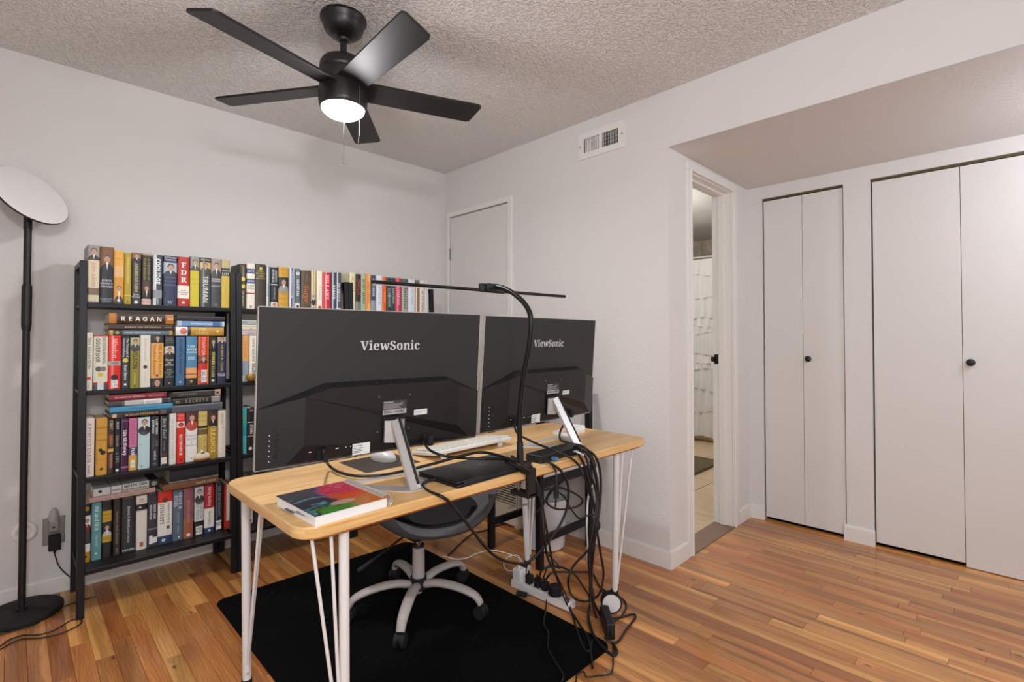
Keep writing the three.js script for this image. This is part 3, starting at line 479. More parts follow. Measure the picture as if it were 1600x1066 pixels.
[1,0,-2.041,-1.997,0.232,"#d8251e",[["s",0.22,0.42,"#e8766a"],["t",0.04,0.42,"Mission","#f6d5cf","i"],["b",0.48,0.56,"#aeb3b2"],["h",0.49,0.55,"2000","#4b4f50"],["o",0.78,0.5,0.28,"#2b2422"],["br",0.83,0.97,0.22,0.78,"#efe4e0"],["h",0.84,0.96,"FIC|LIB","#7a8288"]],"bright red spine with grey band and white sticker, third from left, second shelf, left bookcase"],
[1,0,-1.996,-1.966,0.228,"#2f343c",[["t2",0.04,0.4,"The Triumph of William McKinley","#d3d8dc","s"],["o",0.46,0.5,0.34,"#c9c04e"],["t",0.55,0.84,"Karl Rove","#e2e5e8","s"],["o",0.92,0.5,0.18,"#e5e8ea"]],"slate spine with yellow coin, fourth from left, second shelf, left bookcase"],
[1,0,-1.965,-1.93,0.223,"#8e8430",[["p",0,0.2,"#b7b68e","#4a4c4a"],["t",0.18,0.66,"WILSON","#2e2b16","b"],["t",0.7,0.92,"A. Scott Berg","#d1c985","s"],["o",0.96,0.5,0.1,"#222"]],"olive-gold spine with dark capitals, fifth from left, second shelf, left bookcase"],
[1,0,-1.929,-1.89,0.234,"#dcd8ca",[["t",0.06,0.5,"theodore roosevelt","#b7b2a4","s"],["o",0.61,0.5,0.2,"#2c2b2c"],["t",0.7,0.92,"edmund morris","#bdb8aa","s"]],"off-white spine with black oval, sixth from left, second shelf, left bookcase"],
[1,0,-1.889,-1.841,0.233,"#33332f",[["p",0,0.14,"#2b3434","#2a2422"],["b",0.15,0.83,"#dda653"],["t2",0.17,0.78,"THE BULLY PULPIT Theodore Roosevelt","#8c3f22","s"],["o",0.78,0.5,0.1,"#222"],["p",0.83,1.05,"#2a3034","#22201f"]],"orange panelled spine with portraits at both ends, seventh from left, second shelf, left bookcase"],
[1,0,-1.838,-1.799,0.232,"#252626",[["h",0.04,0.16,"DORIS|KEARNS|GOODWIN","#8e9090"],["br",0.21,0.4,0.12,0.88,"#d5d3c6"],["p",0.22,0.39,"#c9c7ba","#2a2b2b"],["h",0.46,0.61,"TEAM|OF|RIVALS","#eceae2"],["h",0.66,0.84,"THE|GENIUS|OF|LINCOLN","#a4a5a2"],["o",0.94,0.5,0.1,"#9a9b9a"]],"black spine with square white portrait, eighth from left, second shelf, left bookcase"],
[1,0,-1.794,-1.757,0.227,"#41698f",[["t",0.05,0.78,"ACCIDENTAL PRESIDENT","#16273a","b"],["o",0.93,0.5,0.12,"#b9cbdb"]],"mid blue spine, ninth from left, second shelf, left bookcase"],
[1,0,-1.752,-1.707,0.229,"#4a86a8",[["h",0.18,0.36,"LIFE|AFTER|POWER","#dfeaf0"],["h",0.42,0.5,"JARED|COHEN","#cfe0ea"],["b",0.65,0.86,"#e2a067"],["b",0.77,0.79,"#7a5440"],["b",0.86,1,"#25241f"],["o",0.93,0.5,0.14,"#b79e58"]],"blue spine with orange sunset band, tenth from left, second shelf, left bookcase"],
[1,0,-1.703,-1.657,0.229,"#c92f26",[["s",0,0.14,"#d8762c"],["t",0.02,0.42,"STANTON","#f0b9a8","b"],["p",0.4,0.56,"#8a3b30","#2b2626"],["b",0.56,0.7,"#c7281f"],["br",0.7,0.96,0.3,0.84,"#ddd3d0"],["h",0.72,0.94,"B|STA","#8a8f94"],["s",0.9,1,"#d9962e"]],"orange-red spine with white call label, eleventh from left, second shelf, left bookcase"],
[1,0,-1.655,-1.623,0.227,"#1f1d1a",[["p",0,0.26,"#2d2a1c","#181614"],["t",0.32,0.6,"SEWARD","#e3de74","b"],["t",0.62,0.86,"STAHR","#c9c68c","s"],["o",0.93,0.5,0.22,"#c7cf9e"]],"black spine with yellow capitals, twelfth from left, second shelf, left bookcase"],
[1,0,-1.621,-1.582,0.226,"#232a42",[["p",0,0.14,"#a59a94","#262c40"],["t",0.16,0.74,"SALMON P. CHASE","#cdb671","s"],["h",0.78,0.86,"WALTER|STAHR","#e2e3e6"]],"navy spine with gold lettering, thirteenth from left, second shelf, left bookcase"],
[2,0,-2.119,-2.084,0.245,"#dfcfc8",[["t",0.08,0.76,"A PERFECT UNION","#7f766e","s"],["t",0.8,0.94,"ALLGOR","#4a4a48","b"]],"pinkish white spine with spaced grey capitals, first from left, third shelf, left bookcase"],
[2,0,-2.08,-2.041,0.242,"#c9963a",[["h",0.14,0.2,"LOUISA","#3a2d16"],["b",0.285,0.29,"#9c7228"],["h",0.38,0.41,"THOMAS","#6a4d1a"],["o",0.56,0.4,0.17,"#17140f"],["o",0.61,0.62,0.24,"#17140f"],["b",0.72,0.73,"#a5792c"],["o",0.89,0.5,0.14,"#33240f"]],"mustard spine with black silhouette, second from left, third shelf, left bookcase"],
[2,0,-2.04,-2.019,0.233,"#3a2a22",[["t",0.03,0.2,"FIRST","#c9b48c","s"],["b",0.28,0.46,"#6a3e26"],["t",0.3,0.5,"DOLLEY","#d99a4a","s"],["b",0.54,0.6,"#d1a04c"],["b",0.62,0.88,"#5a2a28"],["t",0.64,0.9,"MADISON","#cfae8c","s"]],"narrow brown spine with amber band, third from left, third shelf, left bookcase"],
[2,0,-2.017,-1.997,0.233,"#16191a",[["t",0.06,0.2,"MARY","#d5d8d8","s"],["t",0.26,0.56,"Lincoln","#b7c9b4","i"],["t",0.56,0.88,"A LIFE","#8fa49c","s"],["o",0.95,0.5,0.3,"#d8dcdc"]],"narrow black spine with script title, fourth from left, third shelf, left bookcase"],
[2,0,-1.995,-1.968,0.233,"#3a1636",[["s",0,0.14,"#6f4a72"],["b",0.05,0.07,"#7a4a74"],["t",0.14,0.78,"Ida McKinley","#f0e8ee","b"],["b",0.9,0.93,"#b06a9c"]],"deep purple spine with white title, fifth from left, third shelf, left bookcase"],
[2,0,-1.968,-1.937,0.229,"#c46f95",[["t",0.05,0.5,"FIRST LADY","#9c4f74","s"],["b",0.56,0.7,"#3d4458"],["t",0.57,0.71,"FLO","#e4e4ec","b"],["b",0.72,1,"#d2a046"],["br",0.8,0.94,0.24,0.72,"#e9e4d8"],["o",0.87,0.48,0.16,"#b9c4cc"]],"pink spine over amber foot label, sixth from left, third shelf, left bookcase"],
[2,0,-1.935,-1.891,0.228,"#b6d2d6",[["p",0,0.25,"#c3d5d8","#2d2c2c"],["h",0.28,0.33,"FLORENCE|HARDING","#7d9aa0"],["b",0.36,0.363,"#8fb0b6"],["b",0.52,0.523,"#8fb0b6"],["o",0.94,0.3,0.1,"#7fa2a8"]],"pale blue spine with photograph on top, seventh from left, third shelf, left bookcase"],
[2,0,-1.888,-1.856,0.227,"#2b2c2f",[["t2",0.03,0.38,"LADY BIRD JOHNSON","#e4e6e8","s"],["t2",0.42,0.64,"OUR ENVIRONMENTAL","#85898e","s"],["t",0.68,0.86,"GOULD","#d0d3d6","s"],["o",0.93,0.5,0.2,"#5a5d62"]],"black spine with two-line white title, eighth from left, third shelf, left bookcase"],
[2,0,-1.853,-1.822,0.225,"#26272b",[["s",0.08,0.18,"#6c7076"],["t",0.04,0.44,"Betty Ford","#c9cdd2","i"],["t",0.5,0.7,"First Lady","#8e9298","s"],["o",0.78,0.5,0.3,"#5a2f2c"],["br",0.83,0.96,0.14,0.86,"#dcd8d0"]],"dark spine with white foot label, ninth from left, third shelf, left bookcase"],
[2,0,-1.818,-1.79,0.234,"#dddcd6",[["t",0.1,0.9,"jacqueline kennedy","#bdbcb4","s"]],"plain white spine, tenth from left, third shelf, left bookcase"],
[2,0,-1.789,-1.757,0.232,"#d32a1f",[["h",0.02,0.14,"THE|MAT","#f0a090"],["b",0.17,0.29,"#e8e2dc"],["o",0.23,0.5,0.34,"#b9342c"],["t",0.42,0.84,"MATRIARCH","#f6e3dc","s"],["o",0.93,0.5,0.14,"#6a1512"]],"scarlet spine with circular white emblem, eleventh from left, third shelf, left bookcase"],
[2,0,-1.753,-1.705,0.231,"#e4e2dd",[["p",0,0.27,"#5a2a2c","#b8483a"],["h",0.44,0.7,"BARBARA|BUSH|A|MEMOIR","#a2a2a2"],["o",0.93,0.5,0.07,"#999"]],"white spine with red-shirted portrait, twelfth from left, third shelf, left bookcase"],
[2,0,-1.703,-1.664,0.232,"#cbb56a",[["h",0.06,0.24,"THE|ROOSEV","#a58a3a"],["b",0.3,0.35,"#1f1c14"],["b",0.37,0.48,"#6d5a36"],["t2",0.52,0.9,"FRANKLIN ELEANOR","#8d7a3c","s"]],"straw-gold spine with dark photo strip, thirteenth from left, third shelf, left bookcase"],
[2,0,-1.662,-1.621,0.232,"#a5811f",[["b",0,0.27,"#33221a"],["p",0.06,0.28,"#46281e","#1f1512"],["t",0.32,0.88,"ELEANOR","#e6d38a","s"]],"gold spine with dark portrait block, fourteenth from left, third shelf, left bookcase"],
[2,0,-1.619,-1.584,0.228,"#d5cbb8",[["t",0.06,0.4,"MICHELLE","#a09280","s"],["br",0.3,0.9,0.1,0.5,"#dfd8c9"]],"pale beige spine beside the post, fifteenth from left, third shelf, left bookcase"],
[3,0,-2.113,-2.087,0.246,"#2a2623",[["o",0.08,0.4,0.4,"#b58a2a"],["p",0.2,0.42,"#e4e2de","#6a2a2c"],["b",0.5,0.66,"#3d3b39"],["b",0.68,0.82,"#e6e4e0"],["b",0.82,1,"#b98a2e"],["o",0.9,0.4,0.18,"#3a2814"]],"black and gold spine with red-cloaked figure, first from left, bottom shelf, left bookcase"],
[3,0,-2.085,-2.051,0.245,"#5d9092",[["t",0.06,0.48,"Pat and Dick","#e3efee","i"],["t",0.56,0.76,"Will Swift","#a6c8c6","s"],["o",0.88,0.5,0.12,"#d6e6e4"]],"teal spine with white script, second from left, bottom shelf, left bookcase"],
[3,0,-2.049,-2.016,0.241,"#22201c",[["b",0.16,0.36,"#b8942a"],["h",0.2,0.33,"RONNIE|NANCY","#7a5f16"],["p",0.36,0.6,"#2a2a2a","#b7b7b4"],["b",0.6,0.72,"#b8942a"],["h",0.62,0.7,"LOVE","#7a5f16"]],"dark spine with yellow bands round a photo, third from left, bottom shelf, left bookcase"],
[3,0,-2.011,-1.984,0.239,"#2c2520",[["t",0.2,0.8,"Barbara Bush Memoir","#8d8172","s"],["t",0.86,0.95,"MM","#8d8172","s"]],"dark brown spine, fourth from left, bottom shelf, left bookcase"],
[3,0,-1.981,-1.932,0.238,"#2b2c31",[["t",0.14,0.82,"Jimmy & Rosalynn Carter","#bfc4cb","s"],["h",0.92,0.97,"OXFORD","#dfe3e6"]],"broad charcoal spine with one line title, fifth from left, bottom shelf, left bookcase"],
[3,0,-1.93,-1.889,0.242,"#d9d4c6",[["h",0.06,0.14,"THE|AMERICAN","#4c4b46"],["b",0.16,0.27,"#1c1c1c"],["o",0.215,0.35,0.12,"#c9c9c4"],["b",0.28,0.285,"#777"],["br",0.86,0.94,0.34,0.66,"#b0574c"]],"off-white spine with black box near head, sixth from left, bottom shelf, left bookcase"],
[3,0,-1.887,-1.849,0.239,"#35343a",[["t2",0.2,0.48,"EDITH AND WOODROW","#d3d4d8","b"],["h",0.62,0.7,"PHYLLIS","#b7b8bd"],["br",0.78,0.94,0.15,0.5,"#e3e3e0"],["br",0.82,0.93,0.5,1,"#e0e0dd"]],"charcoal spine with white label at foot, seventh from left, bottom shelf, left bookcase"],
[3,0,-1.849,-1.792,0.24,"#e0ddd2",[["b",0,0.2,"#c9281d"],["o",0.16,0.5,0.2,"#6a2a26"],["t2",0.22,0.62,"AMERICAS POLITICAL DYNASTY","#4a4d52","s"],["br",0.66,0.72,0.62,0.82,"#6a4a40"],["b",0.84,1,"#2c3c5c"],["o",0.92,0.4,0.14,"#c8c9cc"]],"wide red, white and navy spine, eighth from left, bottom shelf, left bookcase"],
[3,0,-1.79,-1.748,0.237,"#566472",[["t2",0.04,0.4,"GRACE & STEEL","#d8dee4","s"],["t",0.44,0.66,"DOROTHY","#98a6b4","s"],["t",0.7,0.86,"TAPPER","#a9b5c0","s"],["o",0.93,0.6,0.1,"#eaeef0"]],"slate blue spine with white capitals, ninth from left, bottom shelf, left bookcase"],
[3,0,-1.747,-1.705,0.237,"#8a4f4a",[["b",0,0.6,"#865058"],["b",0.6,1,"#9c5c42"],["t",0.24,0.7,"RENEGADES","#bb8480","s"],["o",0.93,0.5,0.2,"#e8d8cc"]],"mauve and rust spine, tenth from left, bottom shelf, left bookcase"],
[3,0,-1.702,-1.662,0.234,"#c9c9c5",[["p",0,0.26,"#b4b6b8","#3b3c40"],["t2",0.3,0.66,"BLACK IN THE WHITE","#8a8a86","s"],["b",0.7,1,"#1f2024"],["br",0.8,0.97,0.14,0.86,"#e2e2de"],["h",0.82,0.94,"920|PAR","#444"]],"silver-white spine with black foot and label, eleventh from left, bottom shelf, left bookcase"],
[3,0,-1.66,-1.616,0.234,"#e0dcd0",[["b",0,0.48,"#9c1f27"],["t",0.04,0.44,"Kitty Kelley","#efc9c4","s"],["t",0.54,0.84,"The FAMILY","#6a625c","s"],["b",0.88,1,"#28345a"],["o",0.94,0.5,0.12,"#dfe2ea"]],"dark red over white spine with navy foot, twelfth from left, bottom shelf, left bookcase"],
[3,0,-1.614,-1.58,0.237,"#1d1e22",[["s",0.1,0.24,"#585c62"],["t",0.06,0.7,"THE BUSH DYNASTY","#8f959c","s"],["br",0.78,0.96,0.12,0.84,"#e2e2de"],["h",0.8,0.9,"92","#333"]],"black spine with white call label, thirteenth from left, bottom shelf, left bookcase"],
[3,0,-1.572,-1.544,0.222,"#c03522",[["s",0.3,0.86,"#e0dbd2"],["b",0.82,1,"#c23a24"]],"red edged white spine half hidden by the post, fourteenth from left, bottom shelf, left bookcase"],
[1,1,-1.518,-1.509,0.236,"#dcd8cc",[],"white sliver of a spine beside the post, first from left, second shelf, middle bookcase"],
[1,1,-1.508,-1.476,0.234,"#d8a05c",[["b",0.55,0.9,"#8f97a8"],["b",0.86,1,"#b9c3c8"],["t",0.1,0.5,"Promise","#b5713a","i"]],"tan spine fading to slate print, second from left, second shelf, middle bookcase"],
[1,1,-1.475,-1.436,0.233,"#e6e0cc",[["t",0.06,0.58,"DAVID AXELROD","#3f5f7c","s"],["t",0.6,0.96,"BELIEVER","#2a2a28","b"]],"ivory spine with long blue and black lettering, third from left, second shelf, middle bookcase"],
[2,1,-1.516,-1.488,0.233,"#3fa3a0",[["b",0.4,0.62,"#2f93a8"],["b",0.62,1,"#55b2b4"],["o",0.22,0.4,0.2,"#b58a5a"]],"turquoise spine, first from left, third shelf, middle bookcase"],
[2,1,-1.485,-1.45,0.226,"#1b1719",[["h",0.04,0.08,"EAR","#e4e0dc"],["b",0.31,0.325,"#c9c5c0"],["t",0.37,0.58,"STARS","#f1eee8","b"],["b",0.62,0.635,"#c9c5c0"],["o",0.9,0.4,0.24,"#d9d5d0"]],"black spine with white brush lettering, second from left, third shelf, middle bookcase"],
[3,1,-1.528,-1.506,0.214,"#c03522",[["s",0,0.55,"#e0dbd2"],["b",0.82,1,"#c23a24"]],"red-edged white spine just right of the posts, first from left, bottom shelf, middle bookcase"],
[3,1,-1.468,-1.437,0.234,"#d8d2c2",[["t",0.3,0.85,"UNITED","#6c6860","s"],["o",0.94,0.5,0.24,"#3a2b2b"]],"off-white spine under the desk corner, second from left, bottom shelf, middle bookcase"],
[3,1,-1.433,-1.397,0.233,"#2e2a30",[["t",0.2,0.8,"RBG","#6c5470","b"]],"dark plum spine under the desk corner, third from left, bottom shelf, middle bookcase"],
[3,1,-1.374,-1.36,0.227,"#b0331f",[],"thin brick red spine under the desk edge, fourth from left, bottom shelf, middle bookcase"],
[3,1,-1.357,-1.302,0.227,"#c9a961",[["b",0.86,0.9,"#a5843c"]],"straw-coloured spine low under the desk edge, fifth from left, bottom shelf, middle bookcase"]
];
// ------------------------------------------------------------ bookcases
const SHELF_Y = [1.297, 0.925, 0.564, 0.19], SPINE_Z = [0.295, 0.31, 0.325, 0.27];
const postZ = y => 0.36 - 0.0508 * y;
function bookcase(x0, x1, label) {
  const t = thing('bookcase', label, 'bookcase', [0, 0, 0], 0, 'black metal bookcases along the back wall'), H = 1.475;
  for (const x of [x0, x1]) {
    part('front_post', bar([x, 0, postZ(0)], [x, H, postZ(H)], 0.026, 0.024), M.blackMetal, t);
    part('back_post', bar([x, 0, 0.045], [x, H, 0.045], 0.024, 0.022), M.blackMetal, t);
    part('top_rail', bar([x, H - 0.011, 0.05], [x, H - 0.011, postZ(H)], 0.024, 0.022), M.blackMetal, t);
    for (const y of SHELF_Y) part('side_rail', bar([x, y - 0.012, 0.05], [x, y - 0.012, postZ(y)], 0.014, 0.012), M.blackMetal, t);
    for (const y of SHELF_Y) for (const dz of [0]) part('bolt', rod([x - 0.0135, y - 0.01, postZ(y) + dz], [x + 0.0135, y - 0.01, postZ(y) + dz], 0.004, 0.004, 8), M.blackGloss, t);
  }
  for (const y of SHELF_Y) {
    const s = part('shelf', rbx(x0 + 0.013, x1 - 0.013, y - 0.016, y, 0.035, postZ(y) + 0.012, 0.002, 1), M.shelf, t);
    part('front_lip', rbx(x0 + 0.013, x1 - 0.013, y - 0.02, y - 0.002, postZ(y) + 0.008, postZ(y) + 0.014, 0.002, 1), M.blackMetal, s);
  }
  return t;
}
bookcase(-2.125, -1.552, 'black metal bookcase nearest the floor lamp, fully in view');
bookcase(-1.524, -0.945, 'middle black metal bookcase, mostly hidden by the left monitor');
bookcase(-0.917, -0.335, 'black metal bookcase nearest the room corner, behind the monitors');

// ------------------------------------------------------------ books: one painted atlas of spines, one mesh group per book
// a lying book: [row, case, x0, x1, y0, y1, colour, ops, label, upside down, depth offset]
const LYING_BOOKS = [
  [1, 0, -2.038, -1.807, 1.159, 1.181, '#5d6b78', [['b', 0, .06, '#b89a4e'], ['b', .06, .2, '#2e2f2c'], ['o', .12, .5, .35, '#a89a5e'], ['t', .22, .8, 'EIGHT PRESIDENTS WHO', '#c3ccd4', 's'], ['b', .94, 1, '#b89a4e']], 'slate lying book with gold ends, lowest of left pile, second shelf, left bookcase'],
  [1, 0, -2.041, -1.805, 1.182, 1.209, '#35251c', [['t', .03, .17, 'CHERVINSKY', '#8a4a30', 's'], ['t', .24, .8, 'MAKING THE PRESIDENCY', '#c9b899', 's'], ['t', .86, .97, 'OXFORD', '#b9aa90', 's']], 'dark brown lying book with cream title, under copper book, second shelf, left bookcase'],
  [1, 0, -2.04, -1.804, 1.21, 1.256, '#9a5f2c', [['b', .12, .86, '#3c2416'], ['sp', .15, .82, 'REAGAN', '#f4ede0', 'b'], ['b', 0, .1, '#b9783c'], ['b', .88, 1, '#b9783c'], ['t', .9, .99, 'BOOT', '#f0dcc0', 's']], 'copper lying book with spaced white capitals, top of left pile, second shelf, left bookcase'],
  [1, 0, -1.795, -1.593, 1.158, 1.2, '#b88d34', [['b', 0, .29, '#e4e2dc'], ['o', .16, .5, .36, '#cf7a68'], ['b', .24, .3, '#2a2b30'], ['t2', .34, .74, 'THE CURSE', '#e0c988', 's'], ['o', .86, .5, .12, '#e4d8b0']], 'mustard lying book with face at one end, second shelf, left bookcase'],
  [1, 0, -1.79, -1.591, 1.201, 1.228, '#6d8fb8', [['b', 0, .1, '#a9bccf'], ['t', .28, .74, 'ASCENDING POWER', '#eef2f8', 'b'], ['b', .74, .9, '#47659c'], ['b', .95, 1, '#c9d3dd']], 'light blue lying book between plum and mustard ones, second shelf, left bookcase'],
  [1, 0, -1.79, -1.588, 1.229, 1.252, '#2b2028', [], 'dark plum lying book, top of right pile, second shelf, left bookcase'],
  [2, 0, -2.036, -1.809, 0.798, 0.821, '#241f1b', [['b', .02, .2, '#3a332d'], ['o', .08, .5, .4, '#c9a98c'], ['t', .24, .78, 'MADAM PRESIDENT', '#e0a25c', 's'], ['b', .8, .9, '#5a564f']], 'black lying book with orange title, lowest of left pile, third shelf, left bookcase'],
  [2, 0, -2.034, -1.806, 0.822, 0.848, '#3f8db3', [['t', .28, .72, 'UNTOLD POWER', '#245a78', 's']], 'sky blue lying book in left pile, third shelf, left bookcase'],
  [2, 0, -2.037, -1.814, 0.849, 0.873, '#55565a', [['b', .0, .2, '#3c3d42'], ['b', .24, .55, '#b9b8b6'], ['b', .55, .84, '#dcdad6'], ['t', .58, .8, 'HIDDEN', '#8d8d8c', 's'], ['b', .86, .96, '#333436']], 'grey and white lying book under dark red one, third shelf, left bookcase'],
  [2, 0, -2.035, -1.829, 0.874, 0.902, '#7c1f2c', [['t', .08, .6, 'AN AMERICAN MARRIAGE', '#e6c9c6', 's'], ['t', .66, .94, 'MICHAEL', '#c98a8e', 's']], 'dark red lying book, top of left pile, third shelf, left bookcase'],
  [2, 0, -1.809, -1.6, 0.796, 0.833, '#4e535c', [], 'plain slate grey lying book, lowest of right pile, third shelf, left bookcase'],
  [2, 0, -1.807, -1.608, 0.834, 0.865, '#20211f', [['t', .06, .14, 'XX', '#a9a59a', 'b'], ['sp', .24, .74, 'SECRETS', '#8f8a68', 'b'], ['b', .8, .98, '#8d8d88']], 'black lying book with olive letters, third shelf, left bookcase'],
  [2, 0, -1.807, -1.606, 0.866, 0.897, '#272422', [['t', .12, .5, 'UPSTAIRS', '#6e6a64', 'b'], ['b', .52, .8, '#332f2c'], ['b', .86, .98, '#b79a78'], ['o', .92, .5, .2, '#3a2a20']], 'charcoal lying book with tan end square, third shelf, left bookcase'],
  [3, 0, -2.093, -1.859, 0.438, 0.46, '#c4a49c', [['b', .38, .385, '#8f6f68'], ['t', .42, .84, 'A Vast and Fiendish', '#9c7a72', 'i'], ['t', .06, .34, 'LAURA', '#a8857c', 's']], 'pale pink lying book, bottom shelf, left bookcase'],
  [3, 0, -2.08, -1.847, 0.461, 0.496, '#d6d6d2', [['b', 0, .16, '#1f2022'], ['o', .08, .5, .3, '#9a9b9c'], ['t2', .18, .56, 'THE MYSTERIOUS MRS. NIXON', '#222', 'b'], ['b', .57, .58, '#333'], ['t', .6, .72, 'HEATH', '#444', 'b'], ['b', .74, .75, '#333'], ['o', .9, .4, .18, '#2a3a3e']], 'white lying book with upside-down black capitals, bottom shelf, left bookcase', true],
  [3, 0, -1.83, -1.6, 0.43, 0.462, '#7a4c2c', [['b', .4, 1, '#84573a'], ['t', .05, .42, 'LAST LION', '#d8cdbb', 's']], 'brown lying book with upside-down title, bottom shelf, left bookcase', true],
  [3, 0, -1.805, -1.599, 0.463, 0.528, '#26272d', [['t', .3, .7, 'THE PRESIDENTS', '#4a4d56', 's'], ['s', .9, 1, '#9b9b9b']], 'large dark blue lying book under third shelf, left bookcase', true],
  [1, 1, -1.515, -1.42, 1.16, 1.186, '#c9b9bc', [['t2', .1, .9, 'THE PRESIDENT PRESS', '#7a6a88', 's']], 'lilac lying book, lowest of pile, second shelf, middle bookcase'],
  [1, 1, -1.515, -1.42, 1.187, 1.215, '#d9d0b8', [['t2', .1, .9, 'LEADERSHIP IN', '#8f866c', 's']], 'cream lying book in middle of pile, second shelf, middle bookcase'],
  [1, 1, -1.515, -1.42, 1.216, 1.238, '#a9b3b4', [['t', .02, .3, 'MEN', '#2b2f30', 'b'], ['t', .36, .9, 'PRESIDENTS', '#6c7678', 's']], 'blue-grey lying book, top of pile, second shelf, middle bookcase'],
];
const ATLAS_W = 2048, ATLAS_H = 2048, SP = 280;
const atlas = document.createElement('canvas'); atlas.width = ATLAS_W; atlas.height = ATLAS_H;
const cx2 = atlas.getContext('2d'); cx2.fillStyle = '#555'; cx2.fillRect(0, 0, ATLAS_W, ATLAS_H);
let ax = 4, ay = 4;
function fontFor(style, px) { return style === 'b' ? `bold ${px}px sans-serif` : style === 'i' ? `italic ${px}px serif` : `bold ${px}px serif`; }
function fitText(txt, style, maxW, maxH) { let px = Math.max(4, Math.floor(maxH)); cx2.font = fontFor(style, px); const w = cx2.measureText(txt).width || 1; if (w > maxW) px = Math.max(3, px * maxW / w); cx2.font = fontFor(style, px); return px; }
function paintSpine(w, h, col, ops) {         // returns the atlas rectangle
  if (ax + w + 6 > ATLAS_W) { ax = 4; ay += SP + 8; }
  const X = ax, Y = ay, c = cx2; ax += w + 6;
  c.save(); c.fillStyle = col; c.fillRect(X - 2, Y - 2, w + 4, h + 4);
  c.beginPath(); c.rect(X, Y, w, h); c.clip(); c.textAlign = 'center'; c.textBaseline = 'middle';
  for (const o of ops) {
    const k = o[0];
    if (k === 'b') { c.fillStyle = o[3]; c.fillRect(X, Y + o[1] * h, w, Math.max(1, (o[2] - o[1]) * h)); }
    else if (k === 'br') { c.fillStyle = o[5]; c.fillRect(X + o[3] * w, Y + o[1] * h, (o[4] - o[3]) * w, (o[2] - o[1]) * h); }
    else if (k === 's') { c.fillStyle = o[3]; c.fillRect(X + o[1] * w, Y, (o[2] - o[1]) * w, h); }
    else if (k === 'o') { c.fillStyle = o[4]; c.beginPath(); c.arc(X + o[2] * w, Y + o[1] * h, Math.max(1.5, o[3] * w), 0, 7); c.fill(); }
    else if (k === 'p') {                      // a small portrait: backdrop, shoulders, head, hair
      const y0 = Y + o[1] * h, ph = (o[2] - o[1]) * h, r = Math.min(w * 0.27, ph * 0.26), hx = X + w * 0.52, hy = y0 + ph * 0.42;
      c.fillStyle = o[3]; c.fillRect(X, y0, w, ph);
      c.fillStyle = o[4]; c.beginPath(); c.ellipse(hx, y0 + ph * 1.02, w * 0.5, ph * 0.36, 0, 0, 7); c.fill();
      c.fillStyle = '#e6dfd6'; c.beginPath(); c.moveTo(hx - r * 0.35, hy + r); c.lineTo(hx + r * 0.35, hy + r); c.lineTo(hx, y0 + ph); c.fill();
      c.fillStyle = '#4c4139'; c.beginPath(); c.ellipse(hx, hy - r * 0.25, r * 0.95, r * 1.1, 0, 0, 7); c.fill();
      c.fillStyle = '#c79b80'; c.beginPath(); c.ellipse(hx, hy + r * 0.12, r * 0.8, r * 1.05, 0, 0, 7); c.fill();
      c.fillStyle = '#5a3f33'; c.fillRect(hx - r * 0.45, hy - r * 0.1, r * 0.3, Math.max(1, r * 0.14)); c.fillRect(hx + r * 0.15, hy - r * 0.1, r * 0.3, Math.max(1, r * 0.14)); c.fillRect(hx - r * 0.25, hy + r * 0.6, r * 0.5, Math.max(1, r * 0.12));
    } else if (k === 't' || k === 't2') {      // reads from head to foot
      const y0 = Y + o[1] * h, len = (o[2] - o[1]) * h; c.save(); c.translate(X + w / 2, y0 + len / 2); c.rotate(Math.PI / 2); c.fillStyle = o[4];
      if (k === 't') { fitText(o[3], o[5], len, w * 0.7); c.fillText(o[3], 0, 0); }
      else { const ws = o[3].split(' '), m = Math.ceil(ws.length / 2), a = ws.slice(0, m).join(' '), b = ws.slice(m).join(' '); fitText(a, o[5], len, w * 0.42); c.fillText(a, 0, -w * 0.22); fitText(b || ' ', o[5], len, w * 0.42); c.fillText(b, 0, w * 0.22); }
      c.restore();
    } else if (k === 'sp') {                   // widely spaced capitals
      const y0 = Y + o[1] * h, len = (o[2] - o[1]) * h, n = o[3].length; c.fillStyle = o[4];
      for (let i = 0; i < n; i++) { c.save(); c.translate(X + w / 2, y0 + len * (i + 0.5) / n); c.rotate(Math.PI / 2); fitText(o[3][i], o[5], len / n, w * 0.62); c.fillText(o[3][i], 0, 0); c.restore(); }
    } else if (k === 'h') {
      const L = o[3].split('|'), y0 = Y + o[1] * h, lh = (o[2] - o[1]) * h / L.length; c.fillStyle = o[4];
      L.forEach((s, i) => { fitText(s, 's', w * 0.92, lh * 0.98); c.fillText(s, X + w / 2, y0 + lh * (i + 0.5)); });
    }
  }
  c.restore();
  return [X / ATLAS_W, 1 - (Y + h) / ATLAS_H, (X + w) / ATLAS_W, 1 - Y / ATLAS_H];
}
const atlasTex = new THREE.CanvasTexture(atlas); atlasTex.colorSpace = THREE.SRGBColorSpace; atlasTex.anisotropy = 8;
const bookMat = phys('#ffffff', 0.5, { map: atlasTex, clearcoat: 0.1, clearcoatRoughness: 0.3 });
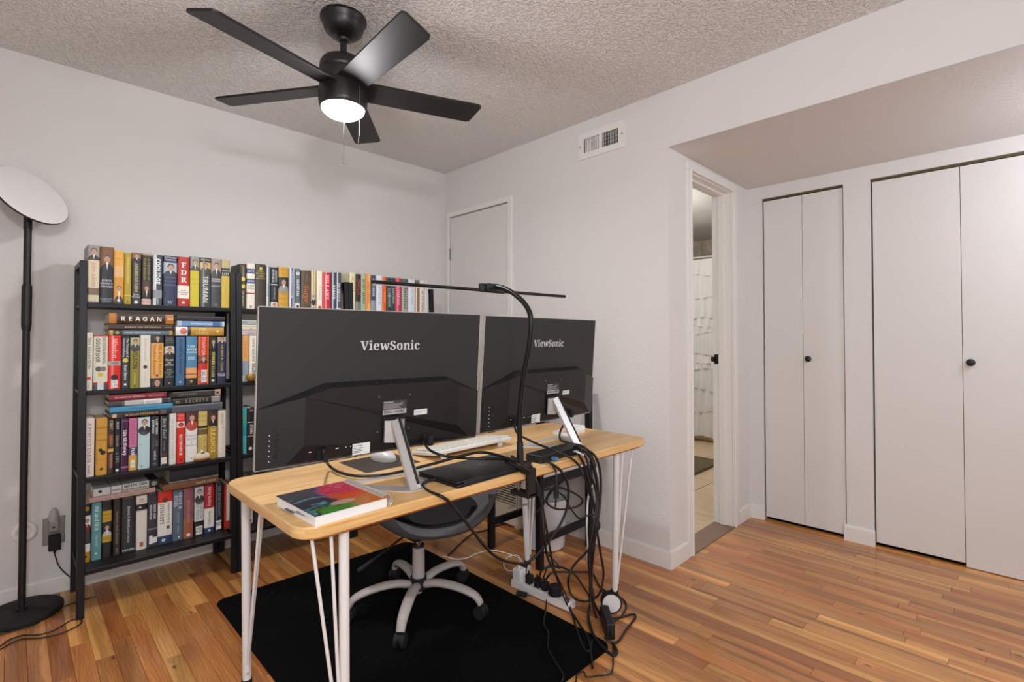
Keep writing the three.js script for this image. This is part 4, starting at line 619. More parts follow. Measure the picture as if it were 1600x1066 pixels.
function coverGeo(t, h, d, r) {                // boards and a softly rounded spine, front of the spine at z = 0
  const e = Math.min(0.004, t * 0.16), th = Math.min(0.0028, t * 0.18), out = [[-t / 2, d], [-t / 2, e]];
  for (let i = 1; i < 6; i++) { const a = Math.PI * i / 6; out.push([-t / 2 * Math.cos(a), e - e * Math.sin(a)]); }
  out.push([t / 2, e], [t / 2, d], [t / 2 - th, d], [t / 2 - th, e + th], [-t / 2 + th, e + th], [-t / 2 + th, d]);
  const g = extrude(out, h, 0).rotateX(-Math.PI / 2);
  const p = g.attributes.position, uv = new Float32Array(p.count * 2);
  for (let i = 0; i < p.count; i++) { uv[2 * i] = mix(r[0], r[2], clamp((p.getX(i) + t / 2) / t, 0.02, 0.98)); uv[2 * i + 1] = mix(r[1], r[3], clamp(p.getY(i) / h, 0.004, 0.996)); }
  g.setAttribute('uv', new THREE.BufferAttribute(uv, 2)); return toCreasedNormals(g, 0.6);
}
const SHELF_NAME = ['top shelf', 'second shelf', 'third shelf', 'bottom shelf'];
function makeBook(t, h, col, ops, label, group) {
  const w = Math.max(8, Math.round(SP * t / h)), r = paintSpine(w, SP, col, ops), d = 0.155 + 0.012 * hash(Math.round(t * 1e5), Math.round(h * 1e5), 7);
  const b = thing('book', label, 'book', [0, 0, 0], 0, group);
  part('cover', coverGeo(t, h, d, r), bookMat, b);
  const th = Math.min(0.003, t * 0.2);
  part('pages', bx(-t / 2 + th, t / 2 - th, 0.004, h - 0.004, -d + 0.005, -0.006), M.paper, b);
  return b;
}
for (const [row, cs, x0, x1, h, col, ops, label] of STANDING_BOOKS) {
  const g = 0.0006, b = makeBook(x1 - x0 - 2 * g, h, col, ops, label, 'books standing on the ' + SHELF_NAME[row] + 's');
  b.position.set((x0 + x1) / 2, SHELF_Y[row] + 0.0005, SPINE_Z[row] - 0.004 * hash(Math.round(x0 * 1e4), row, 3));
}
for (const [row, cs, x0, x1, y0, y1, col, ops, label, flip] of LYING_BOOKS) {
  const b = makeBook(y1 - y0 - 0.0008, x1 - x0, col, ops, label, 'books lying on top of other books');
  b.rotation.z = flip ? -Math.PI / 2 : Math.PI / 2;
  b.position.set(flip ? x0 : x1, (y0 + y1) / 2, SPINE_Z[row] - 0.003);
}
atlasTex.needsUpdate = true;
{ // figurines
  const t = thing('ceramic_bird', 'small cream and rust ceramic bird in front of the gold spines', 'figurine', [-1.69, 0.564, 0.342]);
  part('body', new THREE.SphereGeometry(1, 28, 16).scale(0.034, 0.02, 0.011).translate(0, 0.022, 0), std('#d9cdb2', 0.45), t);
  part('base', new THREE.SphereGeometry(1, 28, 12).scale(0.036, 0.01, 0.0115).translate(0, 0.01, 0), std('#8c5a36', 0.5), t);
  part('crest', new THREE.ConeGeometry(0.012, 0.03, 5).rotateZ(0.3).translate(0.0, 0.044, 0), std('#e8e2d2', 0.5), t);
  part('leaf', new THREE.SphereGeometry(1, 12, 8).scale(0.008, 0.003, 0.005).translate(0.001, 0.04, 0.008), std('#2f5a48', 0.5), t);
  const s = thing('gold_shell', 'gilded shell bowl on the second shelf of the middle bookcase', 'ornament', [-1.468, 0.925, 0.327]);
  const g = new THREE.SphereGeometry(1, 36, 16, 0, Math.PI * 2, Math.PI * 0.42, Math.PI * 0.58), p = g.attributes.position;
  for (let i = 0; i < p.count; i++) { const a = Math.atan2(p.getZ(i), p.getX(i)), k = 1 + 0.07 * Math.cos(a * 11); p.setXYZ(i, p.getX(i) * 0.03 * k, p.getY(i) * 0.03 + 0.03, p.getZ(i) * 0.018 * k); }
  g.computeVertexNormals(); part('bowl', g, new THREE.MeshStandardMaterial({ color: '#a98a3c', roughness: 0.35, metalness: 0.6, side: THREE.DoubleSide }), s);
}
const CABLES = [
["thick black cable bundle dropping over the desk edge through a tie",0.0058,"k",[[-0.896,0.754,1.944],[-0.895,0.754,1.975],[-0.866,0.725,1.99],[-0.849,0.673,2.0],[-0.83,0.587,2.0],[-0.85,0.479,2.005],[-0.845,0.382,1.99],[-0.814,0.272,1.958],[-0.795,0.181,1.95],[-0.627,0.02,1.865],[-0.684,0.015,1.941]]],
["black cable looping wide below the tie beside the power strip",0.0045,"k",[[-0.927,0.749,1.983],[-0.886,0.688,1.985],[-0.862,0.595,1.995],[-0.846,0.49,2.0],[-0.838,0.388,1.971],[-0.874,0.315,1.922],[-0.872,0.243,1.897],[-0.639,0.05,1.737],[-0.593,0.03,1.772],[-0.547,0.05,1.798],[-0.737,0.247,1.958],[-0.801,0.367,1.989],[-0.846,0.469,2.005]]],
["black cable with blue plug running from laptop over the desk edge",0.0045,"k",[[-1.446,0.732,1.866],[-1.477,0.732,1.864],[-1.497,0.724,1.868],[-1.516,0.724,1.926],[-1.518,0.724,1.987],[-1.478,0.695,1.972],[-1.438,0.647,1.975],[-1.338,0.534,1.954],[-1.244,0.456,1.915],[-1.139,0.398,1.887],[-1.069,0.386,1.891],[-0.999,0.466,1.935],[-0.957,0.54,1.955],[-0.961,0.626,1.97],[-1.002,0.69,1.975],[-1.075,0.734,1.992],[-1.064,0.734,1.954]]],
["black cable falling from the lamp clamp to the black mat",0.004,"k",[[-1.182,0.764,1.915],[-1.255,0.774,2.029],[-1.156,0.724,1.97],[-1.136,0.682,1.985],[-1.119,0.589,1.995],[-1.103,0.499,2.002],[-1.034,0.37,1.968],[-0.686,0.05,1.733],[-0.718,0.008,1.828],[-0.778,0.008,1.919],[-0.9,0.008,2.026]]],
["black cable hanging beside the clamp cable and curling on the floor",0.004,"k",[[-1.249,0.764,1.955],[-1.189,0.733,1.965],[-1.148,0.69,1.98],[-1.123,0.609,1.99],[-1.125,0.512,2.005],[-1.075,0.422,1.975],[-1.009,0.328,1.964],[-0.664,0.04,1.729],[-0.771,0.006,1.863],[-0.827,0.006,1.932],[-0.83,0.006,1.961],[-0.766,0.006,1.926]]],
["coiled black cable loop hanging behind the desk edge",0.004,"k",[[-1.033,0.541,1.885],[-0.999,0.556,1.885],[-0.94,0.604,1.885],[-0.848,0.575,1.885],[-0.757,0.519,1.875],[-0.78,0.495,1.865],[-0.891,0.512,1.865],[-0.967,0.557,1.875],[-0.951,0.595,1.885],[-0.886,0.619,1.885],[-0.817,0.622,1.885]]],
["thin black cable strung sideways from the coil to the tie",0.003,"k",[[-1.065,0.617,1.915],[-0.992,0.617,1.915],[-0.934,0.584,1.925],[-0.911,0.542,1.935],[-0.868,0.493,1.945],[-0.845,0.502,1.965],[-0.822,0.505,1.985]]],
["white cable dropping from the dock behind black bundle",0.0035,"w",[[-0.918,0.744,1.961],[-0.934,0.749,1.991],[-0.845,0.703,1.98],[-0.809,0.647,1.985],[-0.823,0.573,1.955],[-0.836,0.464,1.955],[-0.801,0.368,1.932],[-0.772,0.29,1.907],[-0.368,0.02,1.623],[-0.365,0.006,1.628]]],
["thin white charging cable curled on the wooden floor",0.003,"w",[[-0.725,0.01,0.947],[-0.698,0.006,1.015],[-0.646,0.006,1.045],[-0.575,0.006,1.039],[-0.493,0.006,1.064],[-0.46,0.006,1.164],[-0.464,0.006,1.247],[-0.545,0.006,1.309],[-0.594,0.006,1.3],[-0.573,0.006,1.242],[-0.5,0.006,1.19],[-0.44,0.006,1.206],[-0.492,0.006,1.302]]],
["long thin black cable trailing over the mat to its far corner",0.003,"k",[[-0.619,0.02,1.572],[-0.723,0.008,1.656],[-0.823,0.012,1.734],[-0.86,0.012,1.789],[-0.928,0.012,1.846],[-0.972,0.012,1.92],[-1.005,0.012,1.982],[-1.037,0.012,2.0]]],
["black cable looping right from the power brick around the caster",0.0045,"k",[[-0.735,0.02,1.962],[-0.736,0.01,1.982],[-0.708,0.006,2.001],[-0.621,0.006,1.981],[-0.515,0.006,1.959],[-0.504,0.006,1.937],[-0.561,0.008,1.919],[-0.612,0.012,1.886],[-0.617,0.02,1.848]]],
["black cable circling the rear of the near right caster",0.0035,"k",[[-0.481,0.03,1.769],[-0.459,0.02,1.787],[-0.422,0.006,1.822],[-0.456,0.006,1.879],[-0.542,0.006,1.913],[-0.621,0.006,1.913]]],
["thick black cable end folded below the power brick",0.006,"k",[[-0.604,0.03,1.797],[-0.672,0.02,1.84],[-0.736,0.01,1.907],[-0.779,0.01,1.978],[-0.791,0.008,2.036],[-0.762,0.008,2.033],[-0.736,0.01,1.999]]],
["thin black cord zigzagging beyond the mat corner",0.0025,"k",[[-0.737,0.006,2.0],[-0.806,0.006,2.047],[-0.875,0.006,2.085],[-0.916,0.006,2.062],[-0.949,0.006,2.038],[-0.936,0.006,2.015],[-0.962,0.006,2.008],[-0.995,0.006,2.028]]],
["black cord arching from power strip plugs to the floor tangle",0.0045,"k",[[-0.65,0.06,1.55],[-0.67,0.12,1.583],[-0.6,0.12,1.582],[-0.54,0.1,1.607],[-0.488,0.06,1.625],[-0.505,0.03,1.689],[-0.546,0.01,1.764],[-0.635,0.01,1.851]]],
["second black cord arching right from the strip toward wall",0.0045,"k",[[-0.63,0.06,1.57],[-0.614,0.1,1.594],[-0.506,0.06,1.571],[-0.384,0.02,1.57],[-0.333,0.01,1.608],[-0.401,0.006,1.698],[-0.43,0.006,1.76]]],
["black cord sagging from rear leg to the strip plug",0.0035,"k",[[-0.658,0.16,1.534],[-0.583,0.16,1.513],[-0.535,0.12,1.526],[-0.52,0.08,1.564],[-0.57,0.1,1.541],[-0.629,0.06,1.554]]],
["black cable on desk joining left monitor to the lamp post",0.0045,"k",[[-1.743,0.854,1.765],[-1.733,0.829,1.75],[-1.619,0.744,1.531],[-1.617,0.734,1.598],[-1.596,0.734,1.68],[-1.534,0.734,1.721],[-1.52,0.764,1.824],[-1.413,0.764,1.815],[-1.327,0.774,1.832],[-1.245,0.774,1.837],[-1.239,0.774,1.93],[-1.275,0.774,2.041],[-1.155,0.711,1.975],[-1.13,0.64,1.985]]],
["black power cable curving from left monitor across the laptop",0.0045,"k",[[-1.431,0.835,1.775],[-1.416,0.814,1.765],[-1.377,0.784,1.744],[-1.336,0.764,1.762],[-1.309,0.764,1.826],[-1.264,0.764,1.882],[-1.241,0.769,1.946],[-1.241,0.764,2.008],[-1.162,0.715,1.97]]],
["black cable arcing from right monitor over the dock",0.004,"k",[[-1.008,0.829,1.75],[-0.995,0.796,1.75],[-0.96,0.774,1.743],[-1.002,0.769,1.863],[-1.053,0.769,2.01],[-0.918,0.709,1.97],[-0.89,0.655,1.985],[-0.856,0.58,1.985]]],
["black power cable sagging behind the right monitor foot",0.0045,"k",[[-0.698,0.836,1.745],[-0.707,0.798,1.745],[-0.673,0.744,1.693],[-0.748,0.734,1.758],[-0.799,0.739,1.846],[-0.823,0.744,1.92],[-0.842,0.73,1.975],[-0.825,0.677,1.985]]],
["short black adapter cable with inline plug at desk edge",0.003,"k",[[-1.068,0.734,1.986],[-1.036,0.708,1.97],[-1.038,0.694,1.98],[-1.044,0.664,1.985],[-1.044,0.621,1.985],[-1.036,0.581,1.975]]],
["short black cord leading along floor behind chair to the stand",0.004,"k",[[-0.698,0.006,0.95],[-0.437,0.006,0.822],[-0.331,0.006,0.831],[-0.166,0.006,0.835],[-0.126,0.006,0.934],[-0.04,0.006,0.96]]],
["thin black lamp cord lying in loops beside the lamp base",0.0025,"k",[[-2.354,0.004,0.401],[-2.329,0.004,0.37],[-2.294,0.004,0.364],[-2.251,0.004,0.402],[-2.205,0.004,0.405],[-2.155,0.004,0.36],[-2.128,0.004,0.368],[-2.123,0.004,0.405],[-2.144,0.004,0.435],[-2.189,0.004,0.451],[-2.243,0.004,0.439],[-2.303,0.004,0.396],[-2.354,0.004,0.429]]],
["thin black cord passing between lamp base and bookcase foot",0.0025,"k",[[-2.356,0.004,0.298],[-2.303,0.004,0.302],[-2.251,0.004,0.291],[-2.19,0.004,0.204],[-2.155,0.004,0.195],[-2.119,0.004,0.187],[-2.059,0.004,0.186]]],
["thin black charger cord hanging from wall outlet to bookcase",0.0025,"k",[[-2.195,0.214,0.03],[-2.188,0.176,0.03],[-2.175,0.126,0.03],[-2.152,0.083,0.025],[-2.131,0.057,0.03],[-2.102,0.033,0.03]]],
["black cable running left of the bundle through the tie",0.0045,"k",[[-0.908,0.75,1.979],[-0.889,0.721,1.994],[-0.882,0.669,2.004],[-0.843,0.583,2.004],[-0.873,0.475,2.009],[-0.878,0.378,1.994],[-0.827,0.268,1.962],[-0.818,0.177,1.954]]],
["black cable running right of the bundle through the tie",0.0045,"k",[[-0.883,0.754,1.973],[-0.837,0.725,1.988],[-0.816,0.673,1.998],[-0.809,0.587,1.998],[-0.838,0.479,2.003],[-0.855,0.382,1.988],[-0.819,0.272,1.956],[-0.783,0.181,1.948]]]
];
// ------------------------------------------------------------ desk
const DY = 0.72;
{
  const t = thing('desk', 'bamboo desk top on white hairpin legs with wheels', 'desk');
  const top = extrude(roundedRect(-1.885, -0.415, -1.966, -1.405, 0.055, 10), 0.02, 0.004, [], 3).rotateX(-Math.PI / 2).translate(0, DY - 0.02, 0);
  part('desk_top', boxUV(top), M.desk, t);
  // bevelled under-edge
  const p = roundedRect(-1.885, -0.415, 1.405, 1.966, 0.055, 10), n = p.length, cxm = -1.15, czm = 1.685, pos = [], ring = (y, o) => p.map(([x, z]) => [x + Math.sign(cxm - x) * o, y, z + Math.sign(czm - z) * o]);
  const r0 = ring(DY - 0.0195, 0.001), r1 = ring(DY - 0.032, 0.014);
  for (let i = 0; i < n; i++) { const j = (i + 1) % n; pos.push(...r0[i], ...r1[j], ...r1[i], ...r0[i], ...r0[j], ...r1[j]); }
  const g = new THREE.BufferGeometry(); g.setAttribute('position', new THREE.Float32BufferAttribute(pos, 3)); g.computeVertexNormals();
  const cap = new THREE.ShapeGeometry(new THREE.Shape(r1.map(q => new THREE.Vector2(q[0], -q[2])))).rotateX(-Math.PI / 2).translate(0, DY - 0.032, 0);
  part('under_edge', merge([boxUV(g), boxUV(cap)]), M.deskEdge, t);
  const YB = DY - 0.033;
  const legs = [ // tube top, tube foot, rod tops, caster yaw
    { top: [-0.605, 1.93], foot: [-0.53, 1.87], rods: [[-0.575, 1.94], [-0.487, 1.93]], yaw: 0.85 },
    { top: [-0.655, 1.45], foot: [-0.587, 1.42], rods: [[-0.61, 1.47], [-0.55, 1.455]], yaw: -0.5 },
    { top: [-1.763, 1.925], foot: [-1.745, 1.9], rods: [[-1.842, 1.925], [-1.798, 1.93]], yaw: 0.9 },
    { top: [-1.828, 1.418], foot: [-1.81, 1.388], rods: [[-1.845, 1.6], [-1.83, 1.58]], yaw: 0.3 },
  ];
  for (const L of legs) {
    const F = [L.foot[0], 0.1, L.foot[1]];
    const leg = part('leg', rod([L.top[0], YB, L.top[1]], [F[0], 0.075, F[2]], 0.0125), M.legWhite, t);
    const lo = (q) => { const d = [q[0] - F[0], q[1] - F[2]], l = Math.hypot(...d) || 1; return [F[0] + d[0] / l * 0.013, 0.145, F[2] + d[1] / l * 0.013]; };
    const a = lo(L.rods[0]), b = lo(L.rods[1]);
    part('hairpin_rod', tube([[L.rods[0][0], YB, L.rods[0][1]], [mix(L.rods[0][0], a[0], 0.5), mix(YB, a[1], 0.5), mix(L.rods[0][1], a[2], 0.5)], a, [F[0] + (a[0] + b[0] - 2 * F[0]) * 0.8, 0.125, F[2] + (a[2] + b[2] - 2 * F[2]) * 0.8], b, [mix(L.rods[1][0], b[0], 0.5), mix(YB, b[1], 0.5), mix(L.rods[1][1], b[2], 0.5)], [L.rods[1][0], YB, L.rods[1][1]]], 0.0042, 60, 10), M.legWhite, leg);
    part('mount_plate', rbx(L.top[0] - 0.02, L.top[0] + 0.02, YB - 0.002, YB + 0.001, L.top[1] - 0.04, L.top[1] + 0.015, 0.001, 1), M.legWhite, leg);
    const c = Math.cos(L.yaw), s = Math.sin(L.yaw), ax3 = [-s, 0, c];   // wheel axle direction
    const at = (k, y) => [F[0] - c * 0.022 + ax3[0] * k, y, F[2] - s * 0.012 + ax3[2] * k];
    part('caster', [rod(at(-0.014, 0.043), at(0.014, 0.043), 0.043, 0.043, 36), rod([F[0], 0.072, F[2]], [F[0], 0.098, F[2]], 0.015)], M.rubber, leg);
    part('wheel_cover', [rod(at(0.014, 0.043), at(0.0165, 0.043), 0.037, 0.036, 36), rod(at(-0.014, 0.043), at(-0.0165, 0.043), 0.037, 0.036, 36)], M.whitePlastic, leg);
  }
}
// ------------------------------------------------------------ monitors
const serif = await new FontLoader().loadAsync('fonts/droid/droid_serif_bold.typeface.json');
const stickTex = (() => {                        // rating plates: lines of small print and bar code
  const cv = document.createElement('canvas'); cv.width = 512; cv.height = 256; const c = cv.getContext('2d');
  c.fillStyle = '#3a3a3a'; c.fillRect(0, 0, 256, 128); c.fillStyle = '#d8d8d4'; c.font = 'bold 20px serif'; c.fillText('ViewSonic', 8, 20); c.font = '11px sans-serif';
  c.fillStyle = '#a9a9a5'; for (let i = 0; i < 4; i++) c.fillRect(8, 30 + i * 12, 150 + 60 * hash(i, 1, 5), 5); c.fillText('CE  FC', 190, 22); c.fillRect(0, 82, 256, 46); c.fillStyle = '#222'; for (let i = 0; i < 40; i++) if (hash(i, 2, 5) > 0.45) c.fillRect(130 + i * 2.6, 92, 2, 24); for (let i = 0; i < 2; i++) c.fillRect(10, 94 + i * 14, 90, 5);
  c.fillStyle = '#dcdcd8'; c.fillRect(256, 0, 256, 128); c.fillStyle = '#444'; c.font = '15px sans-serif'; for (let i = 0; i < 2; i++) c.fillRect(280, 40 + i * 26, 190 - 60 * i, 7);
  c.fillStyle = '#e2e2de'; c.fillRect(0, 128, 256, 128); c.fillStyle = '#333'; c.font = 'bold 26px serif'; c.fillText('ViewSonic', 12, 162); for (let i = 0; i < 4; i++) c.fillRect(12, 178 + i * 17, 110 + 40 * hash(i, 3, 5), 6);
  const t = new THREE.CanvasTexture(cv); t.colorSpace = THREE.SRGBColorSpace; return t;
})();
const stickMat = std('#ffffff', 0.5, { map: stickTex });
function sticker(w, h, u0, v0, u1, v1) { const g = new THREE.BoxGeometry(w, h, 0.0006), uv = g.attributes.uv; for (let i = 0; i < uv.count; i++) uv.setXY(i, mix(u0, u1, uv.getX(i)), mix(v0, v1, uv.getY(i))); return g; }
function monitor(pos, turn, label) {
  const t = thing('monitor', label, 'monitor', pos, turn, 'computer monitors seen from behind on the desk'), W = 0.7, H = 0.425, Y0 = 0.084;
  const tilt = new THREE.Matrix4().makeTranslation(0, Y0, 0).multiply(new THREE.Matrix4().makeRotationX(0.07));
  const T = g => g.applyMatrix4(tilt), U = (u, v) => [(u - 0.5) * W, (1 - v) * H];
  const panel = part('back_panel', T(rbx(-W / 2 + 0.002, W / 2 - 0.002, 0.002, H - 0.002, -0.006, 0.0, 0.001, 1)), M.monBack, t);
  part('bezel', [bx(-W / 2, W / 2, H - 0.003, H, -0.011, -0.0005), bx(-W / 2, W / 2, 0, 0.003, -0.011, -0.0005), bx(-W / 2, -W / 2 + 0.003, 0, H, -0.011, -0.0005), bx(W / 2 - 0.003, W / 2, 0, H, -0.011, -0.0005)].map(T), M.bezel, t);
  part('screen', T(bx(-W / 2 + 0.004, W / 2 - 0.004, 0.004, H - 0.004, -0.0105, -0.005)), M.blackGloss, t);
  const outl = [U(0, 0.985), U(0.945, 0.985), U(1, 0.985), U(1, 0.615), U(0.81, 0.487), U(0.25, 0.487), U(0, 0.62)];
  // faceted rear housing: rim outline on the panel, smaller raised plateau
  const rim = [U(0.004, 0.985), U(0.996, 0.985), U(0.996, 0.617), U(0.81, 0.483), U(0.25, 0.483), U(0.004, 0.622)];
  const plat = [U(0.1, 0.972), U(0.945, 0.972), U(0.862, 0.86), U(0.862, 0.555), U(0.795, 0.508), U(0.262, 0.508), U(0.162, 0.556), U(0.162, 0.86)];
  const zr = 0.006, zp = 0.03, pos3 = [];
  const tri = (a, b, c) => pos3.push(...a, ...b, ...c), R = i => [...rim[i], zr], Rb = i => [...rim[i], 0], Pp = i => [...plat[i], i === 0 ? 0.0206 : i === 1 ? 0.0151 : zp];
  for (let i = 0; i < 6; i++) { const j = (i + 1) % 6; tri(Rb(i), Rb(j), R(j)); tri(Rb(i), R(j), R(i)); }
  tri(R(0), R(1), Pp(1)); tri(R(0), Pp(1), Pp(0)); tri(R(1), R(2), Pp(3)); tri(R(1), Pp(3), Pp(2)); tri(R(1), Pp(2), Pp(1)); tri(R(2), R(3), Pp(4)); tri(R(2), Pp(4), Pp(3));
  tri(R(3), R(4), Pp(5)); tri(R(3), Pp(5), Pp(4)); tri(R(4), R(5), Pp(6)); tri(R(4), Pp(6), Pp(5)); tri(R(5), Pp(7), Pp(6)); tri(R(5), R(0), Pp(7)); tri(R(0), Pp(0), Pp(7));
  for (const [a, b, c] of THREE.ShapeUtils.triangulateShape(plat.map(q => new THREE.Vector2(...q)), [])) tri(Pp(a), Pp(b), Pp(c));
  const hg = new THREE.BufferGeometry(); hg.setAttribute('position', new THREE.Float32BufferAttribute(pos3, 3)); hg.computeVertexNormals();
  const house = part('rear_housing', T(boxUV(hg)), M.monHouse, t);
  for (let i = 0; i < 46; i++) { const [x, y] = U(0.285 + 0.5 * i / 45, 0.497); part('vent_slot', T(bx(x - 0.0022, x + 0.0022, y - 0.007, y + 0.004, 0.012, 0.0226)), M.dark, house); }
  part('logo', T(new TextGeometry('ViewSonic', { font: serif, size: 0.0268, depth: 0.0008, curveSegments: 4 }).translate(U(0.39, 0)[0], U(0, 0.274)[1], 0)), M.logo, t);
  part('rating_label', T(sticker(0.077, 0.041, 0, 0.5, 0.5, 1).translate(...U(0.534, 0.671), zp + 0.0004)), stickMat, house);
  part('serial_label', T(sticker(0.046, 0.017, 0.5, 0.5, 1, 1).translate(...U(0.66, 0.724), zp + 0.0004)), stickMat, house);
  part('info_label', T(sticker(0.052, 0.032, 0, 0, 0.5, 0.5).translate(...U(0.39, 0.93), zp + 0.0004)), stickMat, house);
  for (const [u, v] of [[0.461, 0.59], [0.604, 0.589], [0.459, 0.832], [0.601, 0.831]]) { const [x, y] = U(u, v); part('screw', T(rod([x, y, zp - 0.001], [x, y, zp + 0.0006], 0.0028, 0.0028, 10)), M.steel, house); }
  for (let i = 0; i < 6; i++) { const v = 0.78 + 0.032 * i, [x, y] = U(0.068, v), [x2] = U(0.045, v); const z = 0.0162;
    part('button', T(new THREE.TorusGeometry(0.0042, 0.0011, 8, 20).translate(x, y, z)), M.blackGloss, house); part('button_mark', T(rod([x2, y, 0.009], [x2, y, 0.0136], 0.0016, 0.0016, 8)), M.label, house); }
  { const [x, y] = U(0.235, 0.93), [xr, yr] = U(0.7, 0.93); 
    part('port_recess', T(bx(x - 0.016, x + 0.012, y - 0.016, y + 0.012, zp - 0.004, zp + 0.0005)), M.dark, house); part('port_recess', T(bx(xr - 0.016, xr + 0.012, yr - 0.018, yr + 0.016, zp - 0.004, zp + 0.0005)), M.dark, house);
    part('cable_plug', T(rbx(x - 0.002, x + 0.01, y - 0.02, y + 0.006, zp, zp + 0.014, 0.003)), M.rubber, house); part('cable_plug', T(rbx(xr - 0.004, xr + 0.014, yr - 0.02, yr + 0.012, zp, zp + 0.018, 0.004)), M.rubber, house);
    for (const [u, w] of [[0.185, 0.006], [0.29, 0.008], [0.325, 0.003], [0.345, 0.003]]) { const [px, py] = U(u, 0.905); part('port_mark', T(bx(px - w / 2, px + w / 2, py - 0.0012, py + 0.0012, zp, zp + 0.0005)), M.label, house); } }
  // stand
  const [mx, my] = U(0.534, 0.83), q = new THREE.Vector3(mx, my, zp).applyMatrix4(tilt);
  part('mount_recess', T(bx(mx - 0.036, mx + 0.036, my - 0.036, my + 0.04, zp, zp + 0.0008)), M.dark, t);
  const stand = part('stand_bracket', T(extrude([[-0.032, 0], [0.032, 0], [0.032, 0.005], [0.0, 0.022], [-0.032, 0.005]], 0.064, 0).rotateX(Math.PI / 2).translate(mx, my + 0.03, zp)), M.silver, t);
  const A = new THREE.Vector3(q.x, q.y + 0.03, q.z + 0.02), B = new THREE.Vector3(q.x + 0.005, 0.004, 0.165), dir = B.clone().sub(A), len = dir.length();
  const sect = [[-0.017, -0.014], [0.017, -0.014], [0.017, -0.004], [0.005, 0.014], [-0.005, 0.014], [-0.017, -0.004]];
  const col = extrude(sect, len, 0); const strip = bx(-0.0042, 0.0042, 0.0138, 0.0152, 0.0, len - 0.012);
  const basis = new THREE.Matrix4(), zx = dir.clone().normalize(), xx = new THREE.Vector3(1, 0, 0).sub(zx.clone().multiplyScalar(zx.x)).normalize(), yx = zx.clone().cross(xx).normalize(); if (yx.z < 0) yx.negate();
  basis.makeBasis(xx, yx, zx).setPosition(A);
  part('stand_column', toCreasedNormals(col.applyMatrix4(basis), 0.3), M.silver, t); part('stand_strip', strip.applyMatrix4(basis), M.black, stand);
  const fz = B.z - 0.004, hole = [[q.x, fz - 0.035], [q.x + 0.108, fz - 0.158], [q.x - 0.108, fz - 0.158]], ringP = [[q.x - 0.024, fz + 0.012], [q.x + 0.024, fz + 0.012], [q.x + 0.172, fz - 0.172], [q.x + 0.16, fz - 0.186], [q.x - 0.16, fz - 0.186], [q.x - 0.172, fz - 0.172]];
  part('stand_foot', extrude(ringP.map(a => [a[0], -a[1]]).reverse(), 0.005, 0.001, [hole.map(a => [a[0], -a[1]])]).rotateX(-Math.PI / 2), M.silver, t);
  return t;
}
monitor([-1.5465, DY, 1.725], -0.075, 'left large dark monitor seen from behind beside the notebook');
monitor([-0.7965, DY, 1.7], 0.04, 'right large dark monitor seen from behind near the far desk end');
